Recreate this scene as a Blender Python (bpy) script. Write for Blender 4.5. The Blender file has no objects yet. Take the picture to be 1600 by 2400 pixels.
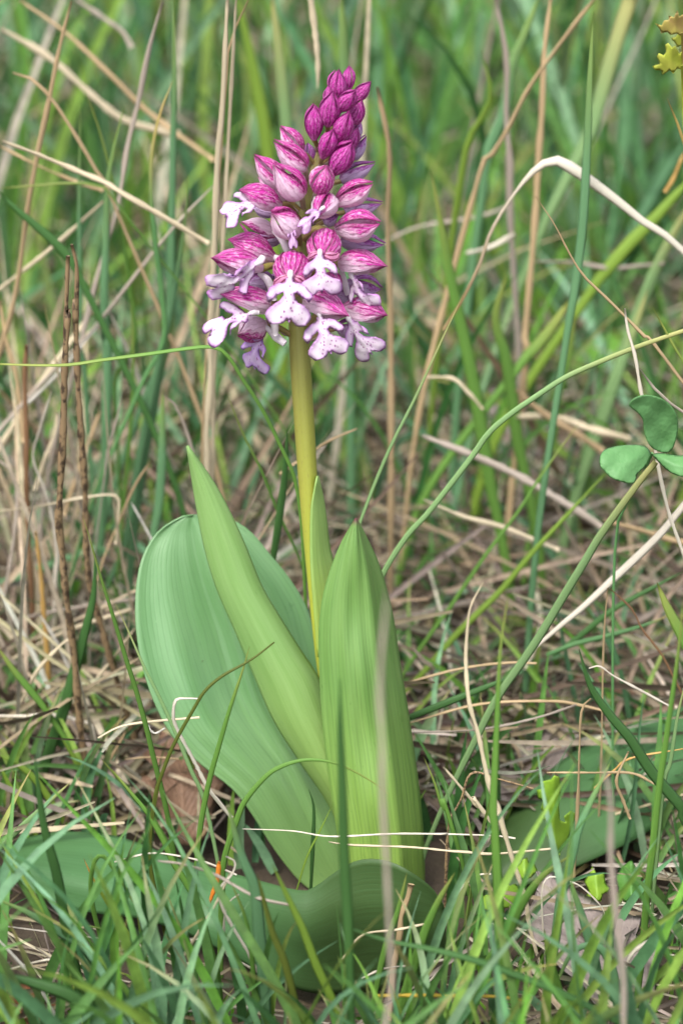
import bpy, bmesh, math, random
import numpy as np
from mathutils import Vector, Matrix
from mathutils.geometry import delaunay_2d_cdt

random.seed(7)
rng = np.random.default_rng(11)
scene = bpy.context.scene
COL = scene.collection
R = math.radians

# ------------------------------------------------------------------ camera, sky, sun, exposure
PITCH = R(24.0)
DIST = 0.90
CAM_F = Vector((0, math.cos(PITCH), -math.sin(PITCH)))
CAM_U = Vector((0, math.sin(PITCH), math.cos(PITCH)))
CAM_R = Vector((1, 0, 0))
CAM_B = -CAM_F
CAM = Vector((0, -DIST * math.cos(PITCH), 0.5264))
cam_data = bpy.data.cameras.new('camera')
cam = bpy.data.objects.new('camera', cam_data)
COL.objects.link(cam)
cam.location = CAM
cam.rotation_euler = (math.pi / 2 - PITCH, 0, 0)
cam_data.sensor_fit = 'VERTICAL'
cam_data.sensor_height = 24
cam_data.lens = 60
cam_data.clip_start = 0.01
cam_data.clip_end = 200
cam_data.dof.use_dof = True
cam_data.dof.focus_distance = 0.91
cam_data.dof.aperture_fstop = 5.4
scene.camera = cam

SUN_EL, SUN_AZ = R(58), R(-150)          # high, from behind the camera and to the left
world = bpy.data.worlds.new('World')
scene.world = world
world.use_nodes = True
wn = world.node_tree
sky = wn.nodes.new('ShaderNodeTexSky')
sky.sky_type = 'NISHITA'
sky.sun_disc = False
sky.sun_elevation = SUN_EL
sky.sun_rotation = SUN_AZ
sky.air_density = 1.0
sky.dust_density = 3.0
hs = wn.nodes.new('ShaderNodeHueSaturation')
hs.inputs['Saturation'].default_value = 0.35
wn.links.new(sky.outputs[0], hs.inputs['Color'])
wn.links.new(hs.outputs[0], wn.nodes['Background'].inputs[0])
wn.nodes['Background'].inputs[1].default_value = 0.14
sun_data = bpy.data.lights.new('sun', 'SUN')
sun_data.energy = 1.5
sun_data.angle = R(30)
sun_data.color = (1.0, 0.96, 0.9)
sun = bpy.data.objects.new('sun', sun_data)
COL.objects.link(sun)
sd = Vector((math.sin(SUN_AZ) * math.cos(SUN_EL), math.cos(SUN_AZ) * math.cos(SUN_EL), math.sin(SUN_EL)))
sun.rotation_euler = sd.to_track_quat('Z', 'Y').to_euler()
scene.view_settings.view_transform = 'Standard'
scene.view_settings.look = 'None'
scene.view_settings.gamma = 1
scene.view_settings.exposure = 1.28
scene.cycles.use_denoising = True
scene.cycles.max_bounces = 7
scene.cycles.transparent_max_bounces = 4
scene.cycles.diffuse_bounces = 4
scene.cycles.transmission_bounces = 4
scene.cycles.caustics_reflective = False
scene.cycles.caustics_refractive = False

# ------------------------------------------------------------------ measuring helpers
def ray(px, py):
    return CAM_F + CAM_R * ((px - 800) / 1200 * 0.2) + CAM_U * ((1200 - py) / 1200 * 0.2)

def P(px, py, Y):
    d = ray(px, py)
    return CAM + d * ((Y - CAM.y) / d.y)

def ground_y(px, py, z=0.0):
    d = ray(px, py)
    return CAM.y + d.y * (z - CAM.z) / d.z

def G0(px, py, z=0.0):
    return P(px, py, ground_y(px, py, z))

def proj(p):
    """pixel of an (N,3) array of points"""
    p = np.asarray(p) - np.array(CAM)
    f = p @ np.array(CAM_F)
    return 800 + (p @ np.array(CAM_R)) / f / 0.2 * 1200, 1200 - (p @ np.array(CAM_U)) / f / 0.2 * 1200

def PO(px, py, Y):
    """a point of the orchid, which leans back a little as it rises"""
    return P(px, py, Y + 0.06 * max(0.0, min(1.0, (2120 - py) / 1965)))

def mm(px):            # size in metres of px photo pixels at the plant
    return px * 0.15e-3

# ------------------------------------------------------------------ materials
def newmat(name):
    m = bpy.data.materials.new(name)
    m.use_nodes = True
    nt = m.node_tree
    return m, nt, nt.nodes, nt.links, nt.nodes['Principled BSDF'], nt.nodes['Material Output']

def nd(nt, t, **kw):
    n = nt.nodes.new(t)
    for k, v in kw.items():
        if k in n.inputs:
            n.inputs[k].default_value = v
        else:
            setattr(n, k, v)
    return n

def math_node(nt, op, a, b=None, clamp=False):
    n = nt.nodes.new('ShaderNodeMath')
    n.operation = op
    n.use_clamp = clamp
    for i, v in enumerate((a, b)):
        if v is None:
            continue
        if isinstance(v, (int, float)):
            n.inputs[i].default_value = v
        else:
            nt.links.new(v, n.inputs[i])
    return n.outputs[0]

def ramp(nt, fac, stops):
    n = nt.nodes.new('ShaderNodeValToRGB')
    e = n.color_ramp.elements
    while len(e) < len(stops):
        e.new(0.5)
    for i, (p, c) in enumerate(stops):
        e[i].position = p
        e[i].color = (*c, 1) if len(c) == 3 else c
    nt.links.new(fac, n.inputs[0])
    return n.outputs[0]

def mixc(nt, fac, a, b, mode='MIX'):
    n = nt.nodes.new('ShaderNodeMix')
    n.data_type = 'RGBA'
    n.blend_type = mode
    for i, v in ((0, fac), (6, a), (7, b)):
        if isinstance(v, (int, float)):
            n.inputs[i].default_value = v
        elif isinstance(v, tuple):
            n.inputs[i].default_value = (*v, 1)
        else:
            nt.links.new(v, n.inputs[i])
    return n.outputs[2]

def uv_parts(nt):
    t = nt.nodes.new('ShaderNodeTexCoord')
    s = nt.nodes.new('ShaderNodeSeparateXYZ')
    nt.links.new(t.outputs['UV'], s.inputs[0])
    return t, s.outputs[0], s.outputs[1]

def scaled(nt, vec, sx, sy, sz=1.0):
    m = nt.nodes.new('ShaderNodeMapping')
    m.inputs['Scale'].default_value = (sx, sy, sz)
    nt.links.new(vec, m.inputs[0])
    return m.outputs[0]

def noise(nt, vec, scale, detail=3, rough=0.55):
    n = nt.nodes.new('ShaderNodeTexNoise')
    n.inputs['Scale'].default_value = scale
    n.inputs['Detail'].default_value = detail
    n.inputs['Roughness'].default_value = rough
    nt.links.new(vec, n.inputs['Vector'])
    return n.outputs[0]

def bump(nt, h, strength, dist):
    b = nt.nodes.new('ShaderNodeBump')
    b.inputs['Strength'].default_value = strength
    b.inputs['Distance'].default_value = dist
    nt.links.new(h, b.inputs['Height'])
    return b.outputs[0]

def add_translucent(nt, bsdf, out, color, amount):
    tr = nt.nodes.new('ShaderNodeBsdfTranslucent')
    mx = nt.nodes.new('ShaderNodeMixShader')
    mx.inputs[0].default_value = amount
    if isinstance(color, tuple):
        tr.inputs[0].default_value = (*color, 1)
    else:
        nt.links.new(color, tr.inputs[0])
    nt.links.new(bsdf.outputs[0], mx.inputs[1])
    nt.links.new(tr.outputs[0], mx.inputs[2])
    nt.links.new(mx.outputs[0], out.inputs[0])

def mul(c, k):
    return tuple(min(1, x * k) for x in c)

def orchid_leaf_mat(name, c1, c2, cbase, nveins, rough=0.38, gloss=0.5, tr=0.2, tipc=None, veins=0.26, foot_at=(0.0, 0.55), relief=0.25):
    m, nt, N, L, b, out = newmat(name)
    tc, u, v = uv_parts(nt)
    patch = noise(nt, scaled(nt, tc.outputs['UV'], 2.2, 1.4), 2.3, 3)
    patch = math_node(nt, 'MULTIPLY_ADD', patch, 2.2, True)
    patch.node.inputs[2].default_value = -0.6
    col = mixc(nt, patch, c1, c2)
    # foot colour: pale on most leaves, shade painted in on the low ones
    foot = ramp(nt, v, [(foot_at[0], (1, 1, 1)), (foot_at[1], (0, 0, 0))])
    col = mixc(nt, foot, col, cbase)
    # parallel veins, slightly uneven
    wob = noise(nt, scaled(nt, tc.outputs['UV'], 3, 1.2), 3.0, 2)
    uu = math_node(nt, 'MULTIPLY_ADD', wob, 0.07)
    L.new(u, uu.node.inputs[2])
    ph = math_node(nt, 'MULTIPLY', uu, nveins * 2 * math.pi)
    sn = math_node(nt, 'SINE', ph)
    line = math_node(nt, 'POWER', math_node(nt, 'MULTIPLY_ADD', sn, 0.5), 8.0)
    line.node.inputs[0].links[0].from_node.inputs[2].default_value = 0.5
    streak = noise(nt, scaled(nt, tc.outputs['UV'], nveins * 2.2, 2.2), 1.0, 5, 0.7)
    vmod = ramp(nt, noise(nt, scaled(nt, tc.outputs['UV'], 7, 3), 1.6, 3), [(0.35, (0.15, 0.15, 0.15)), (0.65, (1, 1, 1))])
    col = mixc(nt, math_node(nt, 'MULTIPLY', math_node(nt, 'MULTIPLY', line, veins), vmod), col, mul(c1, 0.5))
    col = mixc(nt, math_node(nt, 'MULTIPLY', streak, 0.45), col, mul(c2, 1.35))
    # small pale scars and dents
    stain = noise(nt, scaled(nt, tc.outputs['UV'], 5, 9), 1.6, 5, 0.7)
    col = mixc(nt, ramp(nt, stain, [(0.62, (0, 0, 0)), (0.7, (0.35, 0.35, 0.35))]), col, mul(c1, 0.6))
    speck = noise(nt, scaled(nt, tc.outputs['UV'], 30, 60), 2.0, 2)
    col = mixc(nt, ramp(nt, speck, [(0.77, (0, 0, 0)), (0.8, (0.55, 0.55, 0.55))]), col, (0.1, 0.075, 0.03))
    sc = noise(nt, scaled(nt, tc.outputs['UV'], 10, 22), 2.0, 2)
    col = mixc(nt, ramp(nt, sc, [(0.73, (0, 0, 0)), (0.77, (0.5, 0.5, 0.5))]), col, mul(c2, 1.6))
    if tipc:
        col = mixc(nt, ramp(nt, v, [(0.975, (0, 0, 0)), (0.995, (1, 1, 1))]), col, tipc)
    L.new(col, b.inputs['Base Color'])
    rr = math_node(nt, 'MULTIPLY_ADD', streak, 0.25)
    rr.node.inputs[2].default_value = rough - 0.1
    L.new(rr, b.inputs['Roughness'])
    b.inputs['Specular IOR Level'].default_value = gloss
    h = math_node(nt, 'ADD', math_node(nt, 'MULTIPLY', line, -0.6), math_node(nt, 'MULTIPLY', streak, 0.6))
    L.new(bump(nt, h, relief, 0.0005), b.inputs['Normal'])
    add_translucent(nt, b, out, col, tr)
    return m

def blade_mat(name, c, c2, tip=None, rough=0.5, tr=0.25, streak=10, spots=0.0):
    m, nt, N, L, b, out = newmat(name)
    tc, u, v = uv_parts(nt)
    oi = nt.nodes.new('ShaderNodeObjectInfo')
    s = noise(nt, scaled(nt, tc.outputs['UV'], streak, 4), 1.0, 4, 0.65)
    big = noise(nt, scaled(nt, tc.outputs['UV'], 0.6, 4), 1.5, 3)
    f = math_node(nt, 'ADD', math_node(nt, 'MULTIPLY', s, 0.7), math_node(nt, 'MULTIPLY', big, 0.6))
    f = math_node(nt, 'SUBTRACT', f, 0.15, True)
    col = mixc(nt, f, c, c2)
    if tip:
        col = mixc(nt, ramp(nt, v, [(0.8, (0, 0, 0)), (0.97, (1, 1, 1))]), col, tip)
    if spots:
        sp = noise(nt, scaled(nt, tc.outputs['UV'], 1.2, 26), 1.6, 4, 0.7)
        col = mixc(nt, ramp(nt, sp, [(0.5, (0, 0, 0)), (0.58, (spots, spots, spots))]), col, (0.035, 0.02, 0.012))
    hv = nd(nt, 'ShaderNodeHueSaturation')
    val = math_node(nt, 'MULTIPLY_ADD', oi.outputs['Random'], 0.4)
    val.node.inputs[2].default_value = 0.8
    L.new(val, hv.inputs['Value'])
    L.new(col, hv.inputs['Color'])
    L.new(hv.outputs[0], b.inputs['Base Color'])
    b.inputs['Roughness'].default_value = rough
    b.inputs['Specular IOR Level'].default_value = 0.35
    L.new(bump(nt, s, 0.5, 0.0003), b.inputs['Normal'])
    add_translucent(nt, b, out, hv.outputs[0], tr)
    return m

def attr_mat(name, rough=0.55, tr=0.25):
    m, nt, N, L, b, out = newmat(name)
    a = nd(nt, 'ShaderNodeAttribute', attribute_name='tint')
    tc = nt.nodes.new('ShaderNodeTexCoord')
    n = noise(nt, tc.outputs['Object'], 160, 3)
    col = mixc(nt, 1.0, a.outputs['Color'], ramp(nt, n, [(0.25, (0.62, 0.62, 0.62)), (0.75, (1.3, 1.3, 1.25))]), 'MULTIPLY')
    L.new(col, b.inputs['Base Color'])
    b.inputs['Roughness'].default_value = rough
    b.inputs['Specular IOR Level'].default_value = 0.3
    add_translucent(nt, b, out, col, tr)
    return m

def sepal_mat(name, mag, pale, dark, young):
    m, nt, N, L, b, out = newmat(name)
    tc, u, v = uv_parts(nt)
    tone = nd(nt, 'ShaderNodeAttribute', attribute_name='tone').outputs['Fac']
    oi = nt.nodes.new('ShaderNodeObjectInfo')
    off = nt.nodes.new('ShaderNodeVectorMath'); off.operation = 'ADD'
    cmb = nt.nodes.new('ShaderNodeCombineXYZ')
    L.new(math_node(nt, 'MULTIPLY', oi.outputs['Random'], 37.0), cmb.inputs[2])
    L.new(tc.outputs['UV'], off.inputs[0]); L.new(cmb.outputs[0], off.inputs[1])
    vec = off.outputs[0]
    wob = noise(nt, scaled(nt, vec, 3, 3), 2.0, 2)
    uu = math_node(nt, 'MULTIPLY_ADD', wob, 0.3); L.new(u, uu.node.inputs[2])
    sn = math_node(nt, 'SINE', math_node(nt, 'MULTIPLY', uu, 2 * math.pi * 5.0))
    half = math_node(nt, 'MULTIPLY_ADD', sn, 0.5); half.node.inputs[2].default_value = 0.5
    vein = math_node(nt, 'POWER', half, 5.0)
    mot = noise(nt, scaled(nt, vec, 15, 10), 1.0, 5, 0.75)
    mott = ramp(nt, mot, [(0.47, (0, 0, 0)), (0.58, (1, 1, 1))])
    # how strongly coloured: towards tip and towards the upper side
    if young:
        k = math_node(nt, 'MULTIPLY_ADD', v, 0.7); k.node.inputs[2].default_value = 0.5
    else:
        k = math_node(nt, 'MULTIPLY_ADD', tone, 0.5); k.node.inputs[2].default_value = 0.19
        k = math_node(nt, 'ADD', k, math_node(nt, 'MULTIPLY', v, 0.62))
    k = math_node(nt, 'ADD', k, math_node(nt, 'MULTIPLY', math_node(nt, 'SUBTRACT', wob, 0.5), 0.7), True)
    k = ramp(nt, k, [(0.36, (0, 0, 0)), (0.64, (1, 1, 1))])
    ground = mixc(nt, k, pale, mag)
    spotc = mixc(nt, k, mul(pale, 1.12), tuple(0.75 * p + 0.25 * q for p, q in zip(pale, mag)))
    col = mixc(nt, math_node(nt, 'MULTIPLY', mott, 0.8), ground, spotc)
    vf = math_node(nt, 'MULTIPLY', vein, math_node(nt, 'MULTIPLY_ADD', k, 0.75))
    vf.node.inputs[1].links[0].from_node.inputs[2].default_value = 0.12
    col = mixc(nt, vf, col, dark)
    # darker margins and tip
    ed = ramp(nt, math_node(nt, 'ABSOLUTE', math_node(nt, 'SUBTRACT', u, 0.5)), [(0.42, (0, 0, 0)), (0.5, (1, 1, 1))])
    col = mixc(nt, math_node(nt, 'MULTIPLY', ed, math_node(nt, 'MULTIPLY', k, 0.75)), col, dark)
    tp = ramp(nt, v, [(0.86, (0, 0, 0)), (1.0, (0.7, 0.7, 0.7))])
    col = mixc(nt, tp, col, dark)
    L.new(col, b.inputs['Base Color'])
    b.inputs['Roughness'].default_value = 0.45
    b.inputs['Specular IOR Level'].default_value = 0.4
    h = math_node(nt, 'ADD', math_node(nt, 'MULTIPLY', vein, -1.0), math_node(nt, 'MULTIPLY', mott, 0.4))
    L.new(bump(nt, h, 0.6, 0.0004), b.inputs['Normal'])
    add_translucent(nt, b, out, col, 0.22)
    return m

def lip_mat(name, white, edgec, spotc, edge_w, k=1.0):
    m, nt, N, L, b, out = newmat(name)
    e = nd(nt, 'ShaderNodeAttribute', attribute_name='edge').outputs['Fac']
    tc = nt.nodes.new('ShaderNodeTexCoord')
    oi = nt.nodes.new('ShaderNodeObjectInfo')
    off = nt.nodes.new('ShaderNodeVectorMath'); off.operation = 'ADD'
    cmb = nt.nodes.new('ShaderNodeCombineXYZ')
    L.new(math_node(nt, 'MULTIPLY', oi.outputs['Random'], 9.0), cmb.inputs[2])
    L.new(tc.outputs['Object'], off.inputs[0]); L.new(cmb.outputs[0], off.inputs[1])
    vec = off.outputs[0]
    n = noise(nt, vec, 3.5, 2)
    ee = math_node(nt, 'ADD', e, math_node(nt, 'MULTIPLY', math_node(nt, 'SUBTRACT', n, 0.5), edge_w * 1.3))
    ef = ramp(nt, ee, [(0.0, (0.85, 0.85, 0.85)), (edge_w * 0.35, (0.55 * k, 0.55 * k, 0.55 * k)), (edge_w, (0.2, 0.2, 0.2)), (min(1, edge_w * 2.4), (0.02, 0.02, 0.02))])
    blush = ramp(nt, noise(nt, vec, 1.7, 2), [(0.42, (0, 0, 0)), (0.72, (0.4, 0.4, 0.4))])
    col = mixc(nt, blush, white, tuple(0.55 * a + 0.45 * b_ for a, b_ in zip(white, edgec)))
    col = mixc(nt, ef, col, edgec)
    vo = nd(nt, 'ShaderNodeTexVoronoi')
    vo.inputs['Scale'].default_value = 15.0
    L.new(scaled(nt, vec, 1.0, 0.7, 0.3), vo.inputs['Vector'])
    sp = ramp(nt, vo.outputs['Distance'], [(0.24, (1, 1, 1)), (0.34, (0, 0, 0))])
    sx = nt.nodes.new('ShaderNodeSeparateXYZ'); L.new(tc.outputs['Object'], sx.inputs[0])
    mid = ramp(nt, math_node(nt, 'ABSOLUTE', sx.outputs[0]), [(0.16, (1, 1, 1)), (0.36, (0, 0, 0))])
    keep = ramp(nt, noise(nt, vec, 5.0, 2), [(0.42, (0, 0, 0)), (0.5, (1, 1, 1))])
    keep = math_node(nt, 'MULTIPLY', keep, mid)
    inn = ramp(nt, e, [(0.05, (0, 0, 0)), (0.09, (1, 1, 1))])
    f = math_node(nt, 'MULTIPLY', math_node(nt, 'MULTIPLY', sp, keep), inn)
    col = mixc(nt, math_node(nt, 'MULTIPLY', f, 0.9), col, spotc)
    L.new(col, b.inputs['Base Color'])
    b.inputs['Roughness'].default_value = 0.5
    b.inputs['Specular IOR Level'].default_value = 0.35
    L.new(bump(nt, math_node(nt, 'ADD', noise(nt, vec, 22, 3), math_node(nt, 'MULTIPLY', f, 0.5)), 0.1, 0.02), b.inputs['Normal'])
    add_translucent(nt, b, out, col, 0.32)
    return m

def plain_mat(name, c, c2, scale=120, rough=0.5, tr=0.0, bmp=0.3, dist=0.0008):
    m, nt, N, L, b, out = newmat(name)
    tc = nt.nodes.new('ShaderNodeTexCoord')
    n = noise(nt, tc.outputs['Object'], scale, 4)
    col = mixc(nt, ramp(nt, n, [(0.3, (0, 0, 0)), (0.7, (1, 1, 1))]), c, c2)
    L.new(col, b.inputs['Base Color'])
    b.inputs['Roughness'].default_value = rough
    L.new(bump(nt, n, bmp, dist), b.inputs['Normal'])
    if tr:
        add_translucent(nt, b, out, col, tr)
    return m

def stem_mat():
    m, nt, N, L, b, out = newmat('orchid_stem')
    tc, u, v = uv_parts(nt)
    col = ramp(nt, v, [(0.0, (0.36, 0.46, 0.05)), (0.38, (0.4, 0.45, 0.03)), (0.54, (0.27, 0.28, 0.03)), (0.7, (0.17, 0.16, 0.03)), (0.84, (0.24, 0.22, 0.05)), (1.0, (0.16, 0.06, 0.07))])
    st = noise(nt, scaled(nt, tc.outputs['UV'], 26, 2), 1.0, 3)
    side = ramp(nt, u, [(0.0, (0, 0, 0)), (0.28, (0.0, 0.0, 0.0)), (0.42, (0.6, 0.6, 0.6)), (0.55, (0.1, 0.1, 0.1)), (0.95, (0.35, 0.35, 0.35)), (1, (0, 0, 0))])
    col = mixc(nt, math_node(nt, 'MULTIPLY', side, st), col, (0.17, 0.09, 0.03))
    col = mixc(nt, math_node(nt, 'MULTIPLY', st, 0.35), col, (0.42, 0.46, 0.12))
    fl = noise(nt, scaled(nt, tc.outputs['UV'], 50, 130), 1.0, 3)
    col = mixc(nt, ramp(nt, fl, [(0.6, (0, 0, 0)), (0.7, (0.4, 0.4, 0.4))]), col, (0.16, 0.09, 0.05))
    L.new(col, b.inputs['Base Color'])
    b.inputs['Roughness'].default_value = 0.42
    L.new(bump(nt, st, 0.3, 0.0004), b.inputs['Normal'])
    add_translucent(nt, b, out, col, 0.12)
    return m

def ground_mat():
    m, nt, N, L, b, out = newmat('soil')
    tc = nt.nodes.new('ShaderNodeTexCoord')
    n1 = noise(nt, tc.outputs['Object'], 30, 6, 0.65)
    n2 = noise(nt, tc.outputs['Object'], 220, 5, 0.7)
    col = mixc(nt, n2, ramp(nt, n1, [(0.3, (0.02, 0.014, 0.009)), (0.55, (0.06, 0.042, 0.026)), (0.75, (0.05, 0.055, 0.02))]), (0.09, 0.065, 0.042))
    L.new(col, b.inputs['Base Color'])
    b.inputs['Roughness'].default_value = 0.9
    L.new(bump(nt, n2, 0.8, 0.004), b.inputs['Normal'])
    return m

def dead_leaf_mat(name, c, c2):
    m, nt, N, L, b, out = newmat(name)
    tc, u, v = uv_parts(nt)
    n = noise(nt, tc.outputs['UV'], 7, 5, 0.65)
    col = mixc(nt, ramp(nt, n, [(0.3, (0, 0, 0)), (0.7, (1, 1, 1))]), c, c2)
    # pinnate side veins rising from the midrib
    au = math_node(nt, 'ABSOLUTE', math_node(nt, 'SUBTRACT', u, 0.5))
    ph = math_node(nt, 'MULTIPLY', math_node(nt, 'SUBTRACT', v, math_node(nt, 'MULTIPLY', au, 0.8)), 2 * math.pi * 8)
    w = math_node(nt, 'POWER', math_node(nt, 'ABSOLUTE', math_node(nt, 'COSINE', ph)), 14.0)
    mid = ramp(nt, au, [(0.008, (1, 1, 1)), (0.022, (0, 0, 0))])
    vn = math_node(nt, 'MAXIMUM', w, mid)
    col = mixc(nt, math_node(nt, 'MULTIPLY', vn, 0.2), col, mul(c2, 1.2))
    sp = noise(nt, tc.outputs['UV'], 28, 3)
    col = mixc(nt, ramp(nt, sp, [(0.6, (0, 0, 0)), (0.68, (0.6, 0.6, 0.6))]), col, mul(c, 0.4))
    L.new(col, b.inputs['Base Color'])
    b.inputs['Roughness'].default_value = 0.6
    L.new(bump(nt, math_node(nt, 'ADD', n, math_node(nt, 'MULTIPLY', vn, 0.35)), 0.6, 0.001), b.inputs['Normal'])
    add_translucent(nt, b, out, col, 0.1)
    return m

MAT = {
    # living grass
    'blue':  blade_mat('grass_bluish', (0.085, 0.2, 0.085), (0.165, 0.33, 0.16), tip=(0.2, 0.3, 0.08)),
    'mid':   blade_mat('grass_green', (0.08, 0.19, 0.03), (0.165, 0.32, 0.06), tip=(0.26, 0.3, 0.07)),
    'yel':   blade_mat('grass_yellow_green', (0.13, 0.23, 0.03), (0.24, 0.36, 0.05)),
    'dark':  blade_mat('grass_dark', (0.035, 0.105, 0.025), (0.08, 0.19, 0.05)),
    'olive': blade_mat('grass_olive', (0.06, 0.08, 0.012), (0.12, 0.15, 0.025)),
    'light': blade_mat('grass_light', (0.16, 0.29, 0.1), (0.28, 0.43, 0.19), tip=(0.4, 0.4, 0.15)),
    'ytip':  blade_mat('grass_with_straw_tip', (0.06, 0.18, 0.06), (0.14, 0.29, 0.1), tip=(0.5, 0.36, 0.12)),
    'otip':  blade_mat('grass_with_orange_tip', (0.09, 0.18, 0.02), (0.25, 0.3, 0.04), tip=(0.6, 0.25, 0.05)),
    # dry straw
    'white': blade_mat('straw_bleached', (0.5, 0.43, 0.33), (0.8, 0.74, 0.63), rough=0.45, tr=0.12, streak=7),
    'pale':  blade_mat('straw_pale', (0.42, 0.34, 0.22), (0.66, 0.57, 0.4), rough=0.5, tr=0.12, streak=7),
    'tan':   blade_mat('straw_tan', (0.3, 0.205, 0.11), (0.5, 0.37, 0.21), rough=0.55, tr=0.1, streak=7),
    'grey':  blade_mat('straw_grey', (0.26, 0.21, 0.17), (0.48, 0.41, 0.34), rough=0.6, tr=0.1, streak=7),
    'brown': blade_mat('stalk_brown', (0.16, 0.1, 0.055), (0.36, 0.25, 0.13), rough=0.6, tr=0.02, streak=5, spots=0.9),
    'russet': blade_mat('stalk_russet', (0.1, 0.05, 0.028), (0.24, 0.13, 0.06), rough=0.6, tr=0.02, streak=5),
    'gold':  blade_mat('straw_gold', (0.36, 0.2, 0.055), (0.55, 0.36, 0.12), rough=0.5, tr=0.1, streak=7),
    'orange': blade_mat('straw_orange', (0.5, 0.1, 0.015), (0.75, 0.3, 0.04), rough=0.45, tr=0.15, tip=(0.18, 0.02, 0.01)),
    'amber': blade_mat('straw_amber', (0.5, 0.38, 0.03), (0.7, 0.45, 0.05), rough=0.5, tr=0.2, tip=(0.55, 0.2, 0.03)),
    'silver': blade_mat('straw_silver', (0.42, 0.39, 0.34), (0.7, 0.67, 0.6), rough=0.4, tr=0.1),
    'mass':  attr_mat('mixed_grass'),
    'band': blade_mat('withered_leaf', (0.6, 0.54, 0.42), (0.85, 0.8, 0.68), tip=(0.34, 0.22, 0.1), rough=0.45, tr=0.15, streak=7),
    'soil': ground_mat(),
    'stem': stem_mat(),
}
MAT['leaf_back'] = orchid_leaf_mat('orchid_leaf_bluish', (0.09, 0.235, 0.07), (0.185, 0.35, 0.155), (0.26, 0.42, 0.11), 31, 0.3, 0.65, tr=0.26, veins=0.36)
MAT['leaf_keel'] = orchid_leaf_mat('orchid_leaf_pale', veins=0.2, c1=(0.17, 0.325, 0.08), c2=(0.25, 0.41, 0.14), cbase=(0.31, 0.43, 0.08), nveins=22, rough=0.45, gloss=0.4, tr=0.28)
MAT['leaf_front'] = orchid_leaf_mat('orchid_leaf_fresh', (0.1, 0.23, 0.045), (0.185, 0.325, 0.09), (0.3, 0.45, 0.075), 22, 0.36, 0.5, 0.25, tipc=(0.12, 0.03, 0.04), veins=0.6)
MAT['leaf_low'] = orchid_leaf_mat('orchid_leaf_deep', (0.042, 0.115, 0.032), (0.07, 0.17, 0.062), (0.036, 0.058, 0.012), 24, 0.45, 0.35, 0.1, foot_at=(0.36, 0.56), veins=0.3, relief=0.08)  # olive underside, with the shade on it painted into the foot colour
MAT['sep_young'] = sepal_mat('sepal_magenta', (0.47, 0.016, 0.3), (0.68, 0.28, 0.56), (0.17, 0.003, 0.09), True)
MAT['sep'] = sepal_mat('sepal_streaked', (0.55, 0.018, 0.32), (0.78, 0.56, 0.7), (0.22, 0.003, 0.09), False)
MAT['sep_purple'] = sepal_mat('sepal_purple', (0.3, 0.035, 0.3), (0.5, 0.34, 0.55), (0.12, 0.005, 0.08), False)
MAT['lip'] = lip_mat('lip_white_spotted', (0.8, 0.73, 0.78), (0.46, 0.13, 0.52), (0.28, 0.015, 0.26), 0.085)
MAT['lip_pink'] = lip_mat('lip_flushed', (0.8, 0.62, 0.76), (0.45, 0.14, 0.58), (0.33, 0.03, 0.3), 0.1)
MAT['lip_purple'] = lip_mat('lip_back_purple', (0.72, 0.6, 0.76), (0.32, 0.1, 0.5), (0.33, 0.03, 0.3), 0.13)
MAT['spur'] = plain_mat('spur_white', (0.68, 0.6, 0.66), (0.82, 0.77, 0.8), 300, 0.45, 0.25)
MAT['ovary'] = plain_mat('ovary_olive', (0.26, 0.24, 0.05), (0.3, 0.17, 0.1), 220, 0.45, 0.15)
MAT['ovary_pale'] = plain_mat('ovary_pale', (0.6, 0.5, 0.5), (0.45, 0.4, 0.2), 200, 0.45, 0.2)
MAT['bract'] = plain_mat('bract', (0.5, 0.3, 0.4), (0.4, 0.35, 0.2), 300, 0.5, 0.2)
MAT['sheath'] = orchid_leaf_mat('sheath_green', (0.23, 0.38, 0.09), (0.31, 0.46, 0.14), (0.36, 0.46, 0.06), 6, 0.45, 0.4, 0.25)
def clover_mat():
    m, nt, N, L, b, out = newmat('clover_green')
    tc = nt.nodes.new('ShaderNodeTexCoord')
    n = noise(nt, tc.outputs['Object'], 90, 4)
    f = noise(nt, tc.outputs['Object'], 700, 2)
    col = mixc(nt, n, (0.085, 0.235, 0.07), (0.13, 0.32, 0.11))
    col = mixc(nt, math_node(nt, 'MULTIPLY', f, 0.25), col, (0.2, 0.38, 0.15))
    L.new(col, b.inputs['Base Color'])
    b.inputs['Roughness'].default_value = 0.55
    L.new(bump(nt, math_node(nt, 'ADD', n, f), 0.4, 0.0006), b.inputs['Normal'])
    add_translucent(nt, b, out, col, 0.2)
    return m
MAT['clover'] = clover_mat()
MAT['herb'] = plain_mat('herb_bright', (0.22, 0.42, 0.03), (0.32, 0.52, 0.05), 150, 0.5, 0.3, 0.4)
MAT['herb_dark'] = plain_mat('herb_green', (0.08, 0.24, 0.05), (0.14, 0.34, 0.06), 150, 0.5, 0.3, 0.4)
MAT['herb_yellow'] = plain_mat('herb_yellow', (0.42, 0.5, 0.05), (0.55, 0.56, 0.1), 150, 0.5, 0.3, 0.4)
MAT['herb_red'] = plain_mat('herb_red', (0.45, 0.3, 0.12), (0.5, 0.46, 0.1), 150, 0.5, 0.3, 0.4)
MAT['oak_grey'] = dead_leaf_mat('dead_leaf_grey', (0.2, 0.155, 0.14), (0.36, 0.3, 0.27))
MAT['oak_brown'] = dead_leaf_mat('dead_leaf_brown', (0.16, 0.085, 0.05), (0.3, 0.18, 0.11))
MAT['oak_dark'] = dead_leaf_mat('dead_leaf_dark', (0.05, 0.022, 0.016), (0.11, 0.055, 0.04))
MAT['rust'] = plain_mat('dead_wood_rust', (0.2, 0.06, 0.025), (0.34, 0.14, 0.06), 260, 0.85, 0, 1.0, 0.003)

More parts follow.
